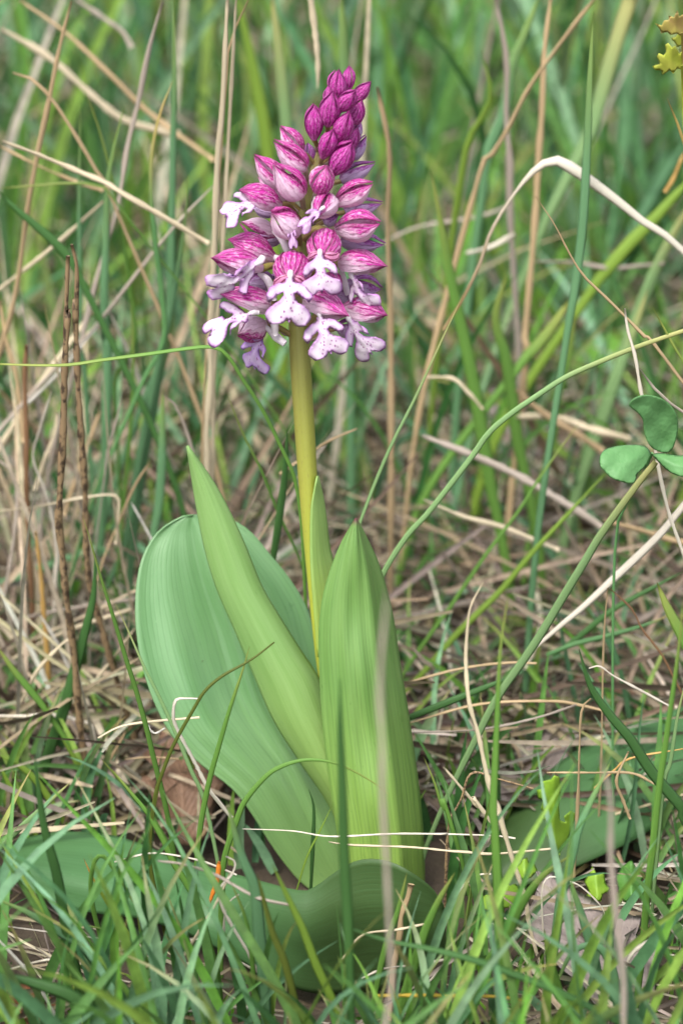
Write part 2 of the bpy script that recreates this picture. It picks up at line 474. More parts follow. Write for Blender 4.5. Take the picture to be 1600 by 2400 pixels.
# ------------------------------------------------------------------ mesh helpers
def mk(name, verts, faces, mat, parent=None, loc=None, uv=None, attrs=None, smooth=True, subsurf=0, solid=0):
    me = bpy.data.meshes.new(name)
    loc = Vector(loc) if loc is not None else Vector((0, 0, 0))
    me.from_pydata([tuple(Vector(v) - loc) for v in verts], [], faces)
    if uv is not None:
        lay = me.uv_layers.new(name='UVMap')
        li = np.empty(len(me.loops), dtype=np.int32)
        me.loops.foreach_get('vertex_index', li)
        lay.data.foreach_set('uv', np.asarray(uv, dtype=np.float32)[li].ravel())
    for k, v in (attrs or {}).items():
        a = me.attributes.new(k, 'FLOAT', 'POINT')
        a.data.foreach_set('value', np.asarray(v, dtype=np.float32))
    if smooth:
        me.shade_smooth()
    me.materials.append(mat)
    me.update()
    o = bpy.data.objects.new(name, me)
    COL.objects.link(o)
    if parent is not None:
        o.parent = parent
        o.location = loc - abs_loc(parent)
    else:
        o.location = loc
    if solid:
        s = o.modifiers.new('thickness', 'SOLIDIFY'); s.thickness = solid; s.offset = 0
    if subsurf:
        s = o.modifiers.new('smooth', 'SUBSURF'); s.levels = s.render_levels = subsurf
    return o

def abs_loc(o):
    l = Vector(o.location)
    while o.parent is not None:
        o = o.parent
        l = l + o.location
    return l

def tag(o, label=None, cat=None, group=None, kind=None):
    for k, v in (('label', label), ('category', cat), ('group', group), ('kind', kind)):
        if v:
            o[k] = v
    return o

def empty(name, loc):
    o = bpy.data.objects.new(name, None)
    COL.objects.link(o)
    o.location = loc
    o.empty_display_size = 0.01
    return o

def spline(pts, n):
    """Catmull-Rom through pts, n samples evenly spaced by chord length"""
    p = [Vector(q) for q in pts]
    if len(p) == 2:
        return [p[0].lerp(p[1], i / (n - 1)) for i in range(n)]
    p = [p[0] * 2 - p[1]] + p + [p[-1] * 2 - p[-2]]
    dense = []
    for i in range(1, len(p) - 2):
        a, b, c, d = p[i - 1], p[i], p[i + 1], p[i + 2]
        for k in range(12):
            t = k / 12
            dense.append(0.5 * ((2 * b) + (c - a) * t + (2 * a - 5 * b + 4 * c - d) * t * t + (3 * b - a - 3 * c + d) * t ** 3))
    dense.append(p[-2])
    L = [0.0]
    for i in range(1, len(dense)):
        L.append(L[-1] + (dense[i] - dense[i - 1]).length)
    out, j = [], 0
    for i in range(n):
        s = L[-1] * i / (n - 1)
        while j < len(L) - 2 and L[j + 1] < s:
            j += 1
        seg = max(1e-12, L[j + 1] - L[j])
        out.append(dense[j].lerp(dense[j + 1], min(1, max(0, (s - L[j]) / seg))))
    return out

def tube(pts, radii, sides=8, flat=1.0, n=None, side_hint=None, twist=0.0, ridge=0.0):
    """closed tube along pts (world), radii list resampled; returns verts, faces, uv (v=0 at first point)"""
    n = n or max(6, len(pts) * 3)
    c = spline(pts, n)
    if len(radii) == len(pts):
        acc = [0.0]
        for a_, b_ in zip(pts, pts[1:]):
            acc.append(acc[-1] + (Vector(b_) - Vector(a_)).length)
        radii = list(np.interp(np.linspace(0, acc[-1], n), acc, radii))
    verts, faces, uv = [], [], []
    for i, p in enumerate(c):
        t = (c[min(i + 1, n - 1)] - c[max(i - 1, 0)]).normalized()
        view = (CAM - p).normalized() if side_hint is None else side_hint
        s = t.cross(view)
        s = s.normalized() if s.length > 1e-5 else CAM_R.copy()
        w = s.cross(t).normalized()
        a = twist if not callable(twist) else twist(i / (n - 1))
        s, w = s * math.cos(a) + w * math.sin(a), w * math.cos(a) - s * math.sin(a)
        f = i / (n - 1) * (len(radii) - 1)
        k = min(int(f), len(radii) - 2)
        r = radii[k] + (radii[k + 1] - radii[k]) * (f - k)
        for j in range(sides):
            th = 2 * math.pi * j / sides
            rr = r * (1 + ridge * math.cos(th * 5))
            verts.append(p + s * (math.cos(th) * rr) + w * (math.sin(th) * rr * flat))
            uv.append((j / sides, i / (n - 1)))
    for i in range(n - 1):
        for j in range(sides):
            k = (j + 1) % sides
            faces.append((i * sides + j, i * sides + k, (i + 1) * sides + k, (i + 1) * sides + j))
    faces.append(tuple(range(sides)))
    faces.append(tuple(reversed(range((n - 1) * sides, n * sides))))
    return verts, faces, uv

def in_poly(poly, x, y):
    c = False
    j = len(poly) - 1
    for i in range(len(poly)):
        xi, yi = poly[i]; xj, yj = poly[j]
        if (yi > y) != (yj > y) and x < (xj - xi) * (y - yi) / (yj - yi) + xi:
            c = not c
        j = i
    return c

def seg_dist(poly, x, y):
    p = np.asarray(poly, float)
    q = np.roll(p, -1, 0)
    d = q - p
    t = np.clip(((x - p[:, 0]) * d[:, 0] + (y - p[:, 1]) * d[:, 1]) / np.maximum((d ** 2).sum(1), 1e-12), 0, 1)
    return float(np.sqrt(((p + d * t[:, None] - (x, y)) ** 2).sum(1)).min())

def fill_outline(outline, step):
    """triangulated fill of a 2-D outline: points, triangles, distance to margin"""
    pts = []
    n = len(outline)
    for i in range(n):
        a, b = Vector(outline[i]), Vector(outline[(i + 1) % n])
        k = max(1, int((b - a).length / step))
        for j in range(k):
            pts.append(a.lerp(b, j / k))
    nb = len(pts)
    xs = [p.x for p in pts]; ys = [p.y for p in pts]
    loop = [(p.x, p.y) for p in pts]
    y, row = min(ys), 0
    while y < max(ys):
        x = min(xs) + (step / 2 if row % 2 else 0)
        while x < max(xs):
            if in_poly(loop, x, y) and seg_dist(loop, x, y) > step * 0.55:
                pts.append(Vector((x, y)))
            x += step
        y += step * 0.87
        row += 1
    v, e, f, *_ = delaunay_2d_cdt([Vector((p.x, p.y)) for p in pts], [], [list(range(nb))], 1, 1e-7)
    d = [seg_dist(loop, p.x, p.y) for p in v]
    d = [0.0 if q < step * 0.02 else q for q in d]
    return [(p.x, p.y) for p in v], [tuple(t) for t in f], d

def smooth_outline(o, k=4):
    """closed Catmull-Rom"""
    n = len(o)
    out = []
    p = [Vector(q) for q in o]
    for i in range(n):
        a, b, c, d = p[i - 1], p[i], p[(i + 1) % n], p[(i + 2) % n]
        for j in range(k):
            t = j / k
            q = 0.5 * ((2 * b) + (c - a) * t + (2 * a - 5 * b + 4 * c - d) * t * t + (3 * b - a - 3 * c + d) * t ** 3)
            out.append((q.x, q.y))
    return out

def puffed(pts2, tris, dist, shape, thick, edge):
    """two-sided sheet: shape(x,y,d)->(Vector pos, Vector normal); thickness fades to 0 at the margin"""
    verts, front, back = [], [], []
    dd = []
    for (x, y), d in zip(pts2, dist):
        p, nrm = shape(x, y, d)
        h = thick * math.sqrt(min(1.0, d / edge)) / 2
        front.append(len(verts)); verts.append(p + nrm * h); dd.append(d)
        if d == 0:
            back.append(front[-1])
        else:
            back.append(len(verts)); verts.append(p - nrm * h); dd.append(d)
    faces = [tuple(front[i] for i in t) for t in tris] + [tuple(back[i] for i in reversed(t)) for t in tris]
    return verts, faces, dd, front, back

# ------------------------------------------------------------------ ground
def make_ground():
    def axis(lo, hi, fine_lo, fine_hi, n):
        a = list(np.linspace(fine_lo, fine_hi, n))
        g, x = 0.06, fine_hi
        while x < hi:
            x += g; g *= 1.5; a.append(min(x, hi))
        g, x = 0.06, fine_lo
        while x > lo:
            x -= g; g *= 1.5; a.insert(0, max(x, lo))
        return a
    xs = axis(-40, 40, -0.7, 0.7, 70)
    ys = axis(-12, 60, -0.6, 2.2, 120)
    verts, faces = [], []
    for y in ys:
        for x in xs:
            z = 0.004 * math.sin(x * 31 + y * 17) + 0.004 * math.sin(y * 43 - x * 23 + 1) + 0.003 * math.sin(x * 87 + 2) * math.sin(y * 71)
            verts.append((x, y, z - 0.004))
    w = len(xs)
    for j in range(len(ys) - 1):
        for i in range(w - 1):
            faces.append((j * w + i, j * w + i + 1, (j + 1) * w + i + 1, (j + 1) * w + i))
    return tag(mk('ground', verts, faces, MAT['soil']), kind='structure')
make_ground()

# ------------------------------------------------------------------ the orchid
BASE = P(855, 2120, 0.0)
BASE.z = 0.0
orchid = tag(empty('orchid', BASE), 'flowering orchid with magenta and white spike and broad green leaves', 'orchid')

# stem: photo path at Y ~ 0
STEM = [(862, 2110, 42), (830, 1950, 42), (796, 1780, 42), (766, 1600, 41), (750, 1470, 41), (733, 1290, 43), (722, 1150, 46), (714, 1020, 49), (706, 900, 50), (700, 780, 50), (700, 680, 44), (704, 600, 38), (714, 520, 33), (728, 440, 28), (748, 370, 24), (770, 310, 19), (792, 260, 14), (806, 225, 10), (813, 205, 7)]
STEM_Y = 0.002
def stem_at(py):
    for (x0, y0, w0), (x1, y1, w1) in zip(STEM, STEM[1:]):
        if y1 <= py <= y0:
            t = (y0 - py) / (y0 - y1)
            return x0 + (x1 - x0) * t, w0 + (w1 - w0) * t
    return STEM[-1][0], STEM[-1][2]
sv = tube([PO(x, y, STEM_Y) for x, y, w in STEM], [mm(w) / 2 for x, y, w in STEM], 20, 1.0, 80, ridge=0.035)
mk('stem', sv[0], sv[1], MAT['stem'], orchid, PO(862, 2110, STEM_Y), sv[2])

def loft(name, left, right, depth, mat, nu=17, nt=40, wave=0.0, solid=0.0006, parent=orchid, vshift=0.0):
    """leaf between two photo edges (foot to tip), depth(u,t) metres: u 0..1 across, t 0..1 along"""
    L = spline([Vector((x, y, 0)) for x, y in left], nt)
    Rr = spline([Vector((x, y, 0)) for x, y in right], nt)
    verts, faces, uv = [], [], []
    for i in range(nt):
        t = i / (nt - 1)
        for j in range(nu):
            u = j / (nu - 1)
            q = L[i].lerp(Rr[i], u)
            y = depth(u, t) + wave * math.sin(t * 9 + u * 5) * math.sin(u * math.pi)
            verts.append(PO(q.x, q.y, y)); uv.append((u, t))
    for i in range(nt - 1):
        for j in range(nu - 1):
            a = i * nu + j
            faces.append((a, a + 1, a + nu + 1, a + nu))
    return mk(name, verts, faces, mat, parent, PO(left[0][0], left[0][1], depth(0.5, 0)), uv, solid=solid)

# large rounded leaf behind on the left
leaf1 = loft('leaf',
     [(810, 2120), (720, 2080), (650, 2000), (560, 1865), (470, 1790), (402, 1722), (352, 1620), (324, 1510), (318, 1405), (332, 1312), (370, 1247), (425, 1212), (452, 1207)],
     [(880, 2110), (858, 1960), (818, 1810), (782, 1660), (756, 1570), (742, 1500), (716, 1418), (676, 1352), (632, 1298), (588, 1246), (548, 1220), (500, 1208), (452, 1207)],
     lambda u, t: 0.008 + 0.018 * t - 0.016 * (1 - u) ** 1.6 * math.sin(math.pi * min(1, t * 1.1)) + 0.006 * u
     + 0.004 * math.exp(-((u - 0.48) / 0.06) ** 2) * math.sin(math.pi * t) + 0.0012 * math.sin(u * 21) * (0.15 + math.sin(math.pi * t) ** 2), MAT['leaf_back'], nu=33, nt=50, wave=0.002)
# pointed pale leaf, its keel to the viewer
leaf2 = loft('leaf',
     [(850, 2080), (778, 1900), (706, 1790), (642, 1690), (594, 1580), (547, 1470), (508, 1380), (481, 1290), (461, 1190), (448, 1110), (438, 1045)],
     [(940, 2080), (870, 1950), (818, 1800), (780, 1680), (748, 1592), (702, 1520), (652, 1440), (612, 1370), (568, 1262), (510, 1145), (441, 1044)],
     lambda u, t: -0.0035 - 0.002 * t - 0.009 * (1 - (2 * u - 1) ** 2) * (1 - 0.75 * t) + 0.004 * max(0, u - 0.85) / 0.15 * (1 - t)
     + 0.0001 * math.sin(u * 40), MAT['leaf_keel'], nu=25, nt=44)
# upright leaf in front on the right
leaf3 = loft('leaf',
     [(810, 2090), (790, 1950), (770, 1820), (756, 1700), (749, 1580), (747, 1480), (756, 1400), (776, 1330), (800, 1272), (820, 1237), (833, 1215)],
     [(994, 2100), (992, 1980), (982, 1860), (969, 1760), (951, 1640), (936, 1550), (921, 1450), (905, 1380), (884, 1315), (856, 1255), (834, 1214)],
     lambda u, t: -0.0165 - 0.008 * (1 - (2 * u - 0.9) ** 2) * (1 - 0.4 * t) + 0.012 * max(0, u - 0.72) / 0.28
     + 0.0004 * math.sin(u * 33) * (1 - 0.4 * t) + 0.0012 * math.sin(t * 19) * math.exp(-((u - 0.5) / 0.16) ** 2), MAT['leaf_front'], nu=31, nt=44)
# long low leaf: arches forward from the foot, then turns away to the left
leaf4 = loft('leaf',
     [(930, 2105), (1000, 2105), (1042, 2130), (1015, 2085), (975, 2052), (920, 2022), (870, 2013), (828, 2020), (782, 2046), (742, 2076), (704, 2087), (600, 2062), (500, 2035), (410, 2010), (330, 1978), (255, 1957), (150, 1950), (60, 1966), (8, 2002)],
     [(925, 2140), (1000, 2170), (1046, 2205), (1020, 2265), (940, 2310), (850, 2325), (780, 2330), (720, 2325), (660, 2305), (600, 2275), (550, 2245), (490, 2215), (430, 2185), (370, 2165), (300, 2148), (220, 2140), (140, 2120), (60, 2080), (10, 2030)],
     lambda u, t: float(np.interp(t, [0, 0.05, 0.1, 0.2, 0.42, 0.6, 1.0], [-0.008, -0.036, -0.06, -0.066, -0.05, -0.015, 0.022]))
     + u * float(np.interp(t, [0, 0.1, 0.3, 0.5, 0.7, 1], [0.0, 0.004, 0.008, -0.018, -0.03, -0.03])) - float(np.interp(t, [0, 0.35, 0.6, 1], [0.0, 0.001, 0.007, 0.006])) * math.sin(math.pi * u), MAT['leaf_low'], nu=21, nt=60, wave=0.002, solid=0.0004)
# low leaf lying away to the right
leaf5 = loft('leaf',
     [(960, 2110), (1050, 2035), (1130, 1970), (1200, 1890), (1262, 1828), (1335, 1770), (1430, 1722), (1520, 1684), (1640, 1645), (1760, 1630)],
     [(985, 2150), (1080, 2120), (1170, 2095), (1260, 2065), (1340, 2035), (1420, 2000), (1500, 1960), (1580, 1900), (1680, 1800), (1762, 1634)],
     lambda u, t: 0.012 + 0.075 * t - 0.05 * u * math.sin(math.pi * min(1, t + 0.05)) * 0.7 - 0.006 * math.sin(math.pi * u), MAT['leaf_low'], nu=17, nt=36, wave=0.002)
# sheathing leaf that clasps the stem
leaf6 = loft('sheath_leaf',
     [(744, 1540), (734, 1420), (728, 1330), (727, 1250), (729, 1190), (736, 1150), (743, 1116)],
     [(815, 1520), (803, 1420), (789, 1345), (773, 1285), (765, 1220), (757, 1165), (745, 1115)],
     lambda u, t: -0.0035 + 0.0075 * u - 0.0012 * math.sin(math.pi * u), MAT['sheath'], nu=9, nt=20)

# --- sepals and lips: shared shapes, each used through its own object
PROF = [(0, 0.34), (0.08, 0.62), (0.2, 0.86), (0.38, 1.0), (0.55, 0.97), (0.72, 0.76), (0.85, 0.42), (0.94, 0.2), (1.0, 0.04)]
def prof(t):
    for (a, ra), (b, rb) in zip(PROF, PROF[1:]):
        if t <= b:
            k = (t - a) / (b - a)
            k = k * k * (3 - 2 * k) * 0.4 + k * 0.6
            return ra + (rb - ra) * k
    return 0.03

def sepal_mesh(name, mid, span, lift, tipbend, mat, seed, gape=0.0, start=0.0):
    """patch of a teardrop of radius 1 and length 2; z along, y dorsal"""
    rs = random.Random(seed)
    nu, nt = 11, 14
    verts, uv, tone = [], [], []
    ph = rs.uniform(0, 6)
    pk = 0.8 + 0.13 * (seed % 5)
    for i in range(nt):
        t = start + (1 - start) * i / (nt - 1)
        for j in range(nu):
            u = j / (nu - 1)
            a = mid + (u - 0.5) * 2 * span * (1.0 - 0.25 * t)
            r = prof(t ** pk) * (1 + lift + 0.05 * math.exp(-((u - 0.5) / 0.12) ** 2) + 0.025 * math.sin(u * 18 + ph) + 0.05 * (abs(u - 0.5) * 2) ** 6 * math.sin(t * 5 + ph))
            if gape:
                r *= 1 + gape * t
            x, y = math.sin(a) * r, math.cos(a) * r
            z = 2.0 * t + lift * 1.2 * t * t - 0.12 * t * (abs(u - 0.5) * 2) ** 2
            verts.append(Vector((x, y + tipbend * t * t, z)))
            uv.append((u, t)); tone.append(math.cos(a))
    faces = []
    for i in range(nt - 1):
        for j in range(nu - 1):
            k = i * nu + j
            faces.append((k, k + 1, k + nu + 1, k + nu))
    me = bpy.data.meshes.new(name)
    me.from_pydata([tuple(v) for v in verts], [], faces)
    lay = me.uv_layers.new(name='UVMap')
    li = np.empty(len(me.loops), dtype=np.int32)
    me.loops.foreach_get('vertex_index', li)
    lay.data.foreach_set('uv', np.asarray(uv, dtype=np.float32)[li].ravel())
    at = me.attributes.new('tone', 'FLOAT', 'POINT')
    at.data.foreach_set('value', np.asarray(tone, dtype=np.float32))
    me.shade_smooth()
    me.materials.append(mat)
    return me

SEP = {}
for key, mt in (('young', 'sep_young'), ('mature', 'sep'), ('purple', 'sep_purple')):
    SEP[key, 'bud'] = [[sepal_mesh('sepal', 0, 1.0, 0.07, 0.05, MAT[mt], 1 + s),
                        sepal_mesh('sepal', 2.1, 1.15, 0.0, -0.03, MAT[mt], 11 + s),
                        sepal_mesh('sepal', -2.1, 1.15, 0.02, -0.03, MAT[mt], 21 + s)] for s in range(5)]
    SEP[key, 'open'] = [[sepal_mesh('sepal', 0, 0.8, 0.04, -0.12, MAT[mt], 31 + s),
                         sepal_mesh('sepal', 1.4, 0.85, 0.05, -0.05, MAT[mt], 41 + s, 0.12),
                         sepal_mesh('sepal', -1.4, 0.85, 0.05, -0.05, MAT[mt], 51 + s, 0.12)] for s in range(5)]
PETAL = [sepal_mesh('petal', 1.75, 0.4, -0.2, -0.02, MAT['sep'], 61, 0.1, 0.2),
         sepal_mesh('petal', -1.75, 0.4, -0.2, -0.02, MAT['sep'], 62, 0.1, 0.2)]

LIP_HALF = [(0.08, -0.03), (0.11, 0.06), (0.2, 0.11), (0.3, 0.19), (0.39, 0.28), (0.45, 0.39), (0.462, 0.48), (0.42, 0.55), (0.34, 0.53), (0.26, 0.45), (0.185, 0.375), (0.13, 0.345),
            (0.122, 0.39), (0.132, 0.45), (0.19, 0.53), (0.3, 0.585), (0.42, 0.64), (0.5, 0.72), (0.52, 0.82), (0.48, 0.92), (0.4, 0.985), (0.3, 1.01), (0.2, 0.995), (0.11, 0.945), (0.06, 0.895), (0.035, 0.905)]
def lip_mesh(seed, mat, curl=0.25, droop=0.15):
    rs = random.Random(seed)
    def side(sx):
        k1, k2, k3 = rs.uniform(0.88, 1.1), rs.uniform(-0.03, 0.03), rs.uniform(0.9, 1.12)
        o = []
        for x, y in LIP_HALF:
            arm = 0.1 < y < 0.57 and x > 0.125
            jx = rs.uniform(-0.012, 0.012)
            o.append((sx * (x * (k1 if arm else k3) + jx), y + (k2 if y > 0.5 else k2 * 0.6) + rs.uniform(-0.01, 0.01)))
        return o
    right = side(1)
    left = list(reversed(side(-1)))
    tooth = [(rs.uniform(-0.02, 0.02), 0.985)]
    out = [(x + rs.uniform(-0.009, 0.009), y + rs.uniform(-0.009, 0.009)) for x, y in smooth_outline(right + tooth + left, 3)]
    pts, tris, d = fill_outline(out, 0.05)
    ph = rs.uniform(0, 6)
    def shape(x, y, dd):
        arm = max(0, min(1, (abs(x) - 0.13) / 0.2)) * max(0, min(1, (0.585 - y) / 0.06))
        lobe = max(0, (y - 0.6) / 0.4)
        z = -curl * x * x * 1.2 * (1 - arm) + 0.12 * arm * (abs(x) - 0.1) / 0.3
        z += -droop * (y ** 2) + 0.10 * math.sin(math.pi * min(1, y)) + 0.03 * lobe * math.sin(6 * x + ph)
        z += 0.04 * math.exp(-(x / 0.05) ** 2) * (1 - lobe) + 0.018 * math.sin(x * 17 + ph) * math.sin(y * 13 + ph) + 0.05 * max(0, 0.09 - dd) / 0.09 * math.sin(x * 9 + y * 12 + ph)
        return Vector((x, -y, z)), Vector((0, 0, 1))
    verts, faces, dd, _, _ = puffed(pts, tris, d, shape, 0.03, 0.05)
    me = bpy.data.meshes.new('lip')
    me.from_pydata([tuple(v) for v in verts], [], faces)
    at = me.attributes.new('edge', 'FLOAT', 'POINT')
    at.data.foreach_set('value', np.asarray(dd, dtype=np.float32))
    me.shade_smooth()
    me.materials.append(mat)
    return me
LIPS = {'white': [lip_mesh(s, MAT['lip']) for s in range(5)], 'pink': [lip_mesh(20 + s, MAT['lip_pink'], 0.5) for s in range(3)], 'purple': [lip_mesh(40 + s, MAT['lip_purple'], 0.6, 0.3) for s in range(2)]}

def link(name, me, parent, m):
    o = bpy.data.objects.new(name, me)
    COL.objects.link(o)
    o.parent = parent
    m = m.copy()
    m.translation = m.translation - abs_loc(parent)
    o.matrix_local = m
    return o

def petal_mat():
    m, nt, N, L, b, out = newmat('petal_striped')
    tc, u, v = uv_parts(nt)
    wob = noise(nt, scaled(nt, tc.outputs['UV'], 3, 2), 3.0, 2)
    ph = math_node(nt, 'ADD', math_node(nt, 'MULTIPLY', u, 2 * math.pi * 7), math_node(nt, 'MULTIPLY', wob, 3.0))
    st = math_node(nt, 'SINE', ph)
    col = ramp(nt, st, [(0.35, (0.55, 0.2, 0.36)), (0.6, (0.14, 0.002, 0.04))])
    L.new(col, b.inputs['Base Color'])
    b.inputs['Roughness'].default_value = 0.5
    add_translucent(nt, b, out, col, 0.2)
    return m
MAT['petal'] = petal_mat()

cnt = [0]
def blossom(base, tip, w, style='young', form='bud', up=None, sep_roll=0.0, lip=None, spur=None, ovary='ovary', attach=None, name=None):
    """base, tip: (photo x, photo y, depth in mm); w in photo pixels"""
    cnt[0] += 1
    b = PO(base[0], base[1], base[2] * 1e-3)
    t = PO(tip[0], tip[1], tip[2] * 1e-3)
    ax = (t - b)
    ln = ax.length
    ax.normalize()
    upv = (up or CAM_U)
    y = upv - ax * upv.dot(ax)
    if y.length < 0.2:
        y = CAM_B - ax * CAM_B.dot(ax)
    y.normalize()
    x = y.cross(ax).normalized()
    c, s = math.cos(sep_roll), math.sin(sep_roll)
    x, y = x * c + y * s, y * c - x * s
    r = mm(w) / 2 * 1.07
    ln *= 1.03
    rv = random.Random(cnt[0] * 7 + 3)
    M = Matrix((x * r * rv.uniform(0.9, 1.08), y * r * rv.uniform(0.94, 1.08), ax * (ln / 2))).transposed().to_4x4()
    M.translation = b
    # pedicel / ovary from the stem
    if attach is None:
        ay = base[1] + (26 if form == 'bud' else 34)
        ay = max(212, ay)
        sx, sw = stem_at(ay)
        attach = (sx + max(-sw * 0.4, min(sw * 0.4, (base[0] - sx) * 0.5)), ay, STEM_Y * 1e3 + max(-4, min(4, base[2] * 0.3)))
    a = PO(attach[0], attach[1], attach[2] * 1e-3)
    mid = a.lerp(b, 0.55) + Vector((0, 0, (a - b).length * 0.18)) * (1 if form == 'open' else 0.3)
    inner = b + ax * ln * 0.12
    rr = max(0.0007, r * 0.24)
    v, f, uv = tube([a, mid, b, inner], [rr * 0.9, rr, rr * 1.15, rr * 1.1], 8, 1.0, 14)
    fl = mk(name or ('flower' if form == 'open' else 'flower_bud'), v, f, MAT[ovary], orchid, a, uv)
    for me in SEP[style, form][(cnt[0] * 3 + cnt[0] // 5) % 5]:
        o = link('sepal', me, fl, M)
    if form == 'open':
        for me in PETAL:
            link('petal', me, fl, M)
    # small bract under the pedicel
    bl = (b - a).length * 0.55 + 0.001
    dirb = ((b - a).normalized() + Vector((0, -0.1, 0.15))).normalized()
    v, f, uv = tube([a, a + dirb * bl * 0.5 - Vector((0, 0, 0.0007)), a + dirb * bl], [0.0009, 0.001, 0.0001], 6, 0.35, 7)
    mk('bract', v, f, MAT['bract'], fl, a, uv)
    if lip:
        kind, lx, ly, ld, dx, dy, yaw, tilt, L, wide = lip
        d = (CAM_R * dx - CAM_U * dy).normalized()
        d = (d * math.cos(R(tilt)) + CAM_B * math.sin(R(tilt))).normalized()
        side = d.cross(CAM_B).normalized() * -1
        if side.dot(CAM_R) < 0 and abs(dx) < 0.9:
            pass
        nrm = side.cross(-d).normalized()
        if nrm.dot(CAM_B) < 0:
            side = -side; nrm = -nrm
        q = Matrix.Rotation(R(yaw), 3, d)
        side = q @ side; nrm = q @ nrm
        s_ = mm(L)
        ML = Matrix((side * s_ * wide, -d * s_, nrm * s_)).transposed().to_4x4()
        o0 = PO(lx, ly, ld * 1e-3)
        ML.translation = o0
        lst = LIPS[kind]
        link('lip', lst[cnt[0] % len(lst)], fl, ML)
        # column above the throat
        cp = [o0 - d * s_ * 0.16 + nrm * s_ * 0.0, o0 - d * s_ * 0.06 + nrm * s_ * 0.05, o0 + d * s_ * 0.05 + nrm * s_ * 0.04]
        v, f, uv = tube(cp, [s_ * 0.06, s_ * 0.07, s_ * 0.035], 8, 0.8, 7)
        mk('column', v, f, MAT['spur'], fl, cp[0], uv)
    if spur:
        pts = [PO(px, py, pd * 1e-3) for px, py, pd, pw in spur]
        v, f, uv = tube(pts, [mm(q[3]) / 2 for q in spur], 10, 0.9, 16)
        mk('spur', v, f, MAT['spur'], fl, pts[0], uv)
    return fl

# buds, top of the spike downwards: (foot), (tip), width
for b_, t_, w_, st_, roll_ in [
    ((815, 213, -1), (819, 156, -2), 29, 'young', 0.3),
    ((780, 214, 4), (786, 166, 4), 27, 'young', 0.8),
    ((791, 226, -5), (794, 164, -8), 34, 'young', -0.4),
    ((772, 250, 2), (768, 203, 4), 28, 'young', 0.2),
    ((768, 295, -8), (780, 215, -13), 45, 'young', 0.5),
    ((833, 232, 1), (868, 193, 0), 31, 'young', -0.2),
    ((797, 259, -8), (831, 214, -14), 37, 'young', 0.1),
    ((824, 290, -3), (847, 234, -6), 38, 'young', 0.4),
    ((736, 327, -7), (737, 247, -11), 43, 'young', 0.9),
    ((790, 335, -9), (819, 264, -15), 44, 'young', -0.3),
    ((818, 330, 4), (843, 283, 8), 36, 'purple', 0.1),
    ((756, 369, -11), (780, 306, -17), 42, 'young', -0.5),
    ((806, 356, -1), (837, 298, -4), 41, 'young', 0.3),
    ((824, 372, 5), (856, 319, 9), 34, 'purple', 0.0),
    ((778, 408, -10), (824, 335, -17), 50, 'young', 0.2),
    ((707, 356, -3), (658, 299, -5), 45, 'mature', -0.8),
    ((714, 398, -8), (644, 332, -14), 52, 'mature', -0.65),
    ((728, 386, 3), (720, 337, 6), 28, 'purple', 0.1),
    ((664, 436, -3), (598, 367, -6), 52, 'mature', -0.9),
    ((704, 462, -11), (643, 386, -18), 58, 'mature', -0.6),
    ((744, 450, -14), (764, 389, -19), 52, 'mature', 3.0),
    ((798, 424, 1), (876, 383, 3), 42, 'purple', 0.0),
    ((785, 478, -9), (870, 431, -13), 54, 'mature', 0.45),
    ((672, 468, 2), (607, 415, 4), 44, 'mature', 0.0),
    ((806, 498, 3), (892, 476, 8), 40, 'purple', 0.1),
    ((788, 538, -9), (887, 523, -14), 66, 'mature', 0.4),
    ((798, 566, 2), (898, 572, 4), 46, 'purple', 0.2),
    ((655, 560, 6), (610, 545, 10), 46, 'purple', 0.0),
    ((648, 548, -3), (566, 522, -4), 46, 'mature', 3.0),
    ((700, 436, 0), (662, 420, 4), 40, 'mature', 0.5),
    ((760, 520, -6), (792, 505, -8), 34, 'purple', 0.4),
    ((812, 664, 3), (892, 676, 6), 46, 'purple', 0.2),
    ((640, 660, 2), (560, 655, 6), 44, 'purple', 0.1),
    ((762, 645, -8), (800, 668, -12), 36, 'mature', 0.8),
    ((650, 500, 4), (590, 470, 8), 44, 'purple', 0.1),
    ((790, 770, -2), (845, 768, 0), 40, 'purple', 0.1),
]:
    blossom(b_, t_, w_, st_, 'bud', sep_roll=roll_, ovary='ovary_pale' if w_ > 50 else 'ovary')

# open and opening flowers; lip = (colour, x, y, depth, dx, dy, yaw, tilt, length, width)
blossom((655, 482, -9), (566, 446, -18), 60, 'mature', 'open', sep_roll=-0.5, lip=('white', 604, 474, -17, -0.95, 0.36, 32, 5, 86, 0.85))
blossom((697, 545, -15), (638, 500, -25), 64, 'mature', 'bud', sep_roll=0.4, lip=('pink', 684, 530, -22, 0.05, 1, 10, 5, 52, 0.42), spur=[(640, 540, -12, 10), (660, 560, -13, 17), (672, 585, -12, 16), (676, 598, -11, 9)])
blossom((775, 468, -12), (744, 505, -23), 54, 'mature', 'bud', sep_roll=0.6, lip=('pink', 752, 492, -23, -0.75, 0.65, 15, 10, 66, 0.5), spur=[(742, 455, -10, 8), (738, 480, -12, 18), (734, 505, -13, 12)])
blossom((640, 606, -7), (540, 562, -12), 74, 'mature', 'open', sep_roll=-0.4, lip=('purple', 570, 628, -8, -0.8, 0.5, 35, 0, 74, 0.6), spur=[(628, 598, -8, 9), (648, 605, -9, 16), (668, 614, -10, 11)])
blossom((612, 630, -15), (500, 604, -24), 64, 'mature', 'open', lip=('white', 600, 614, -24, -0.8, 0.6, -50, 8, 128, 0.6), spur=[(606, 640, -14, 10), (626, 655, -15, 18), (638, 680, -14, 19), (643, 703, -13, 12)])
face1 = blossom((688, 610, -15), (681, 668, -27), 76, 'mature', 'open', sep_roll=0.0, lip=('white', 680, 652, -28, -0.03, 1, 0, 12, 104, 1.0), attach=(694, 690, -3))
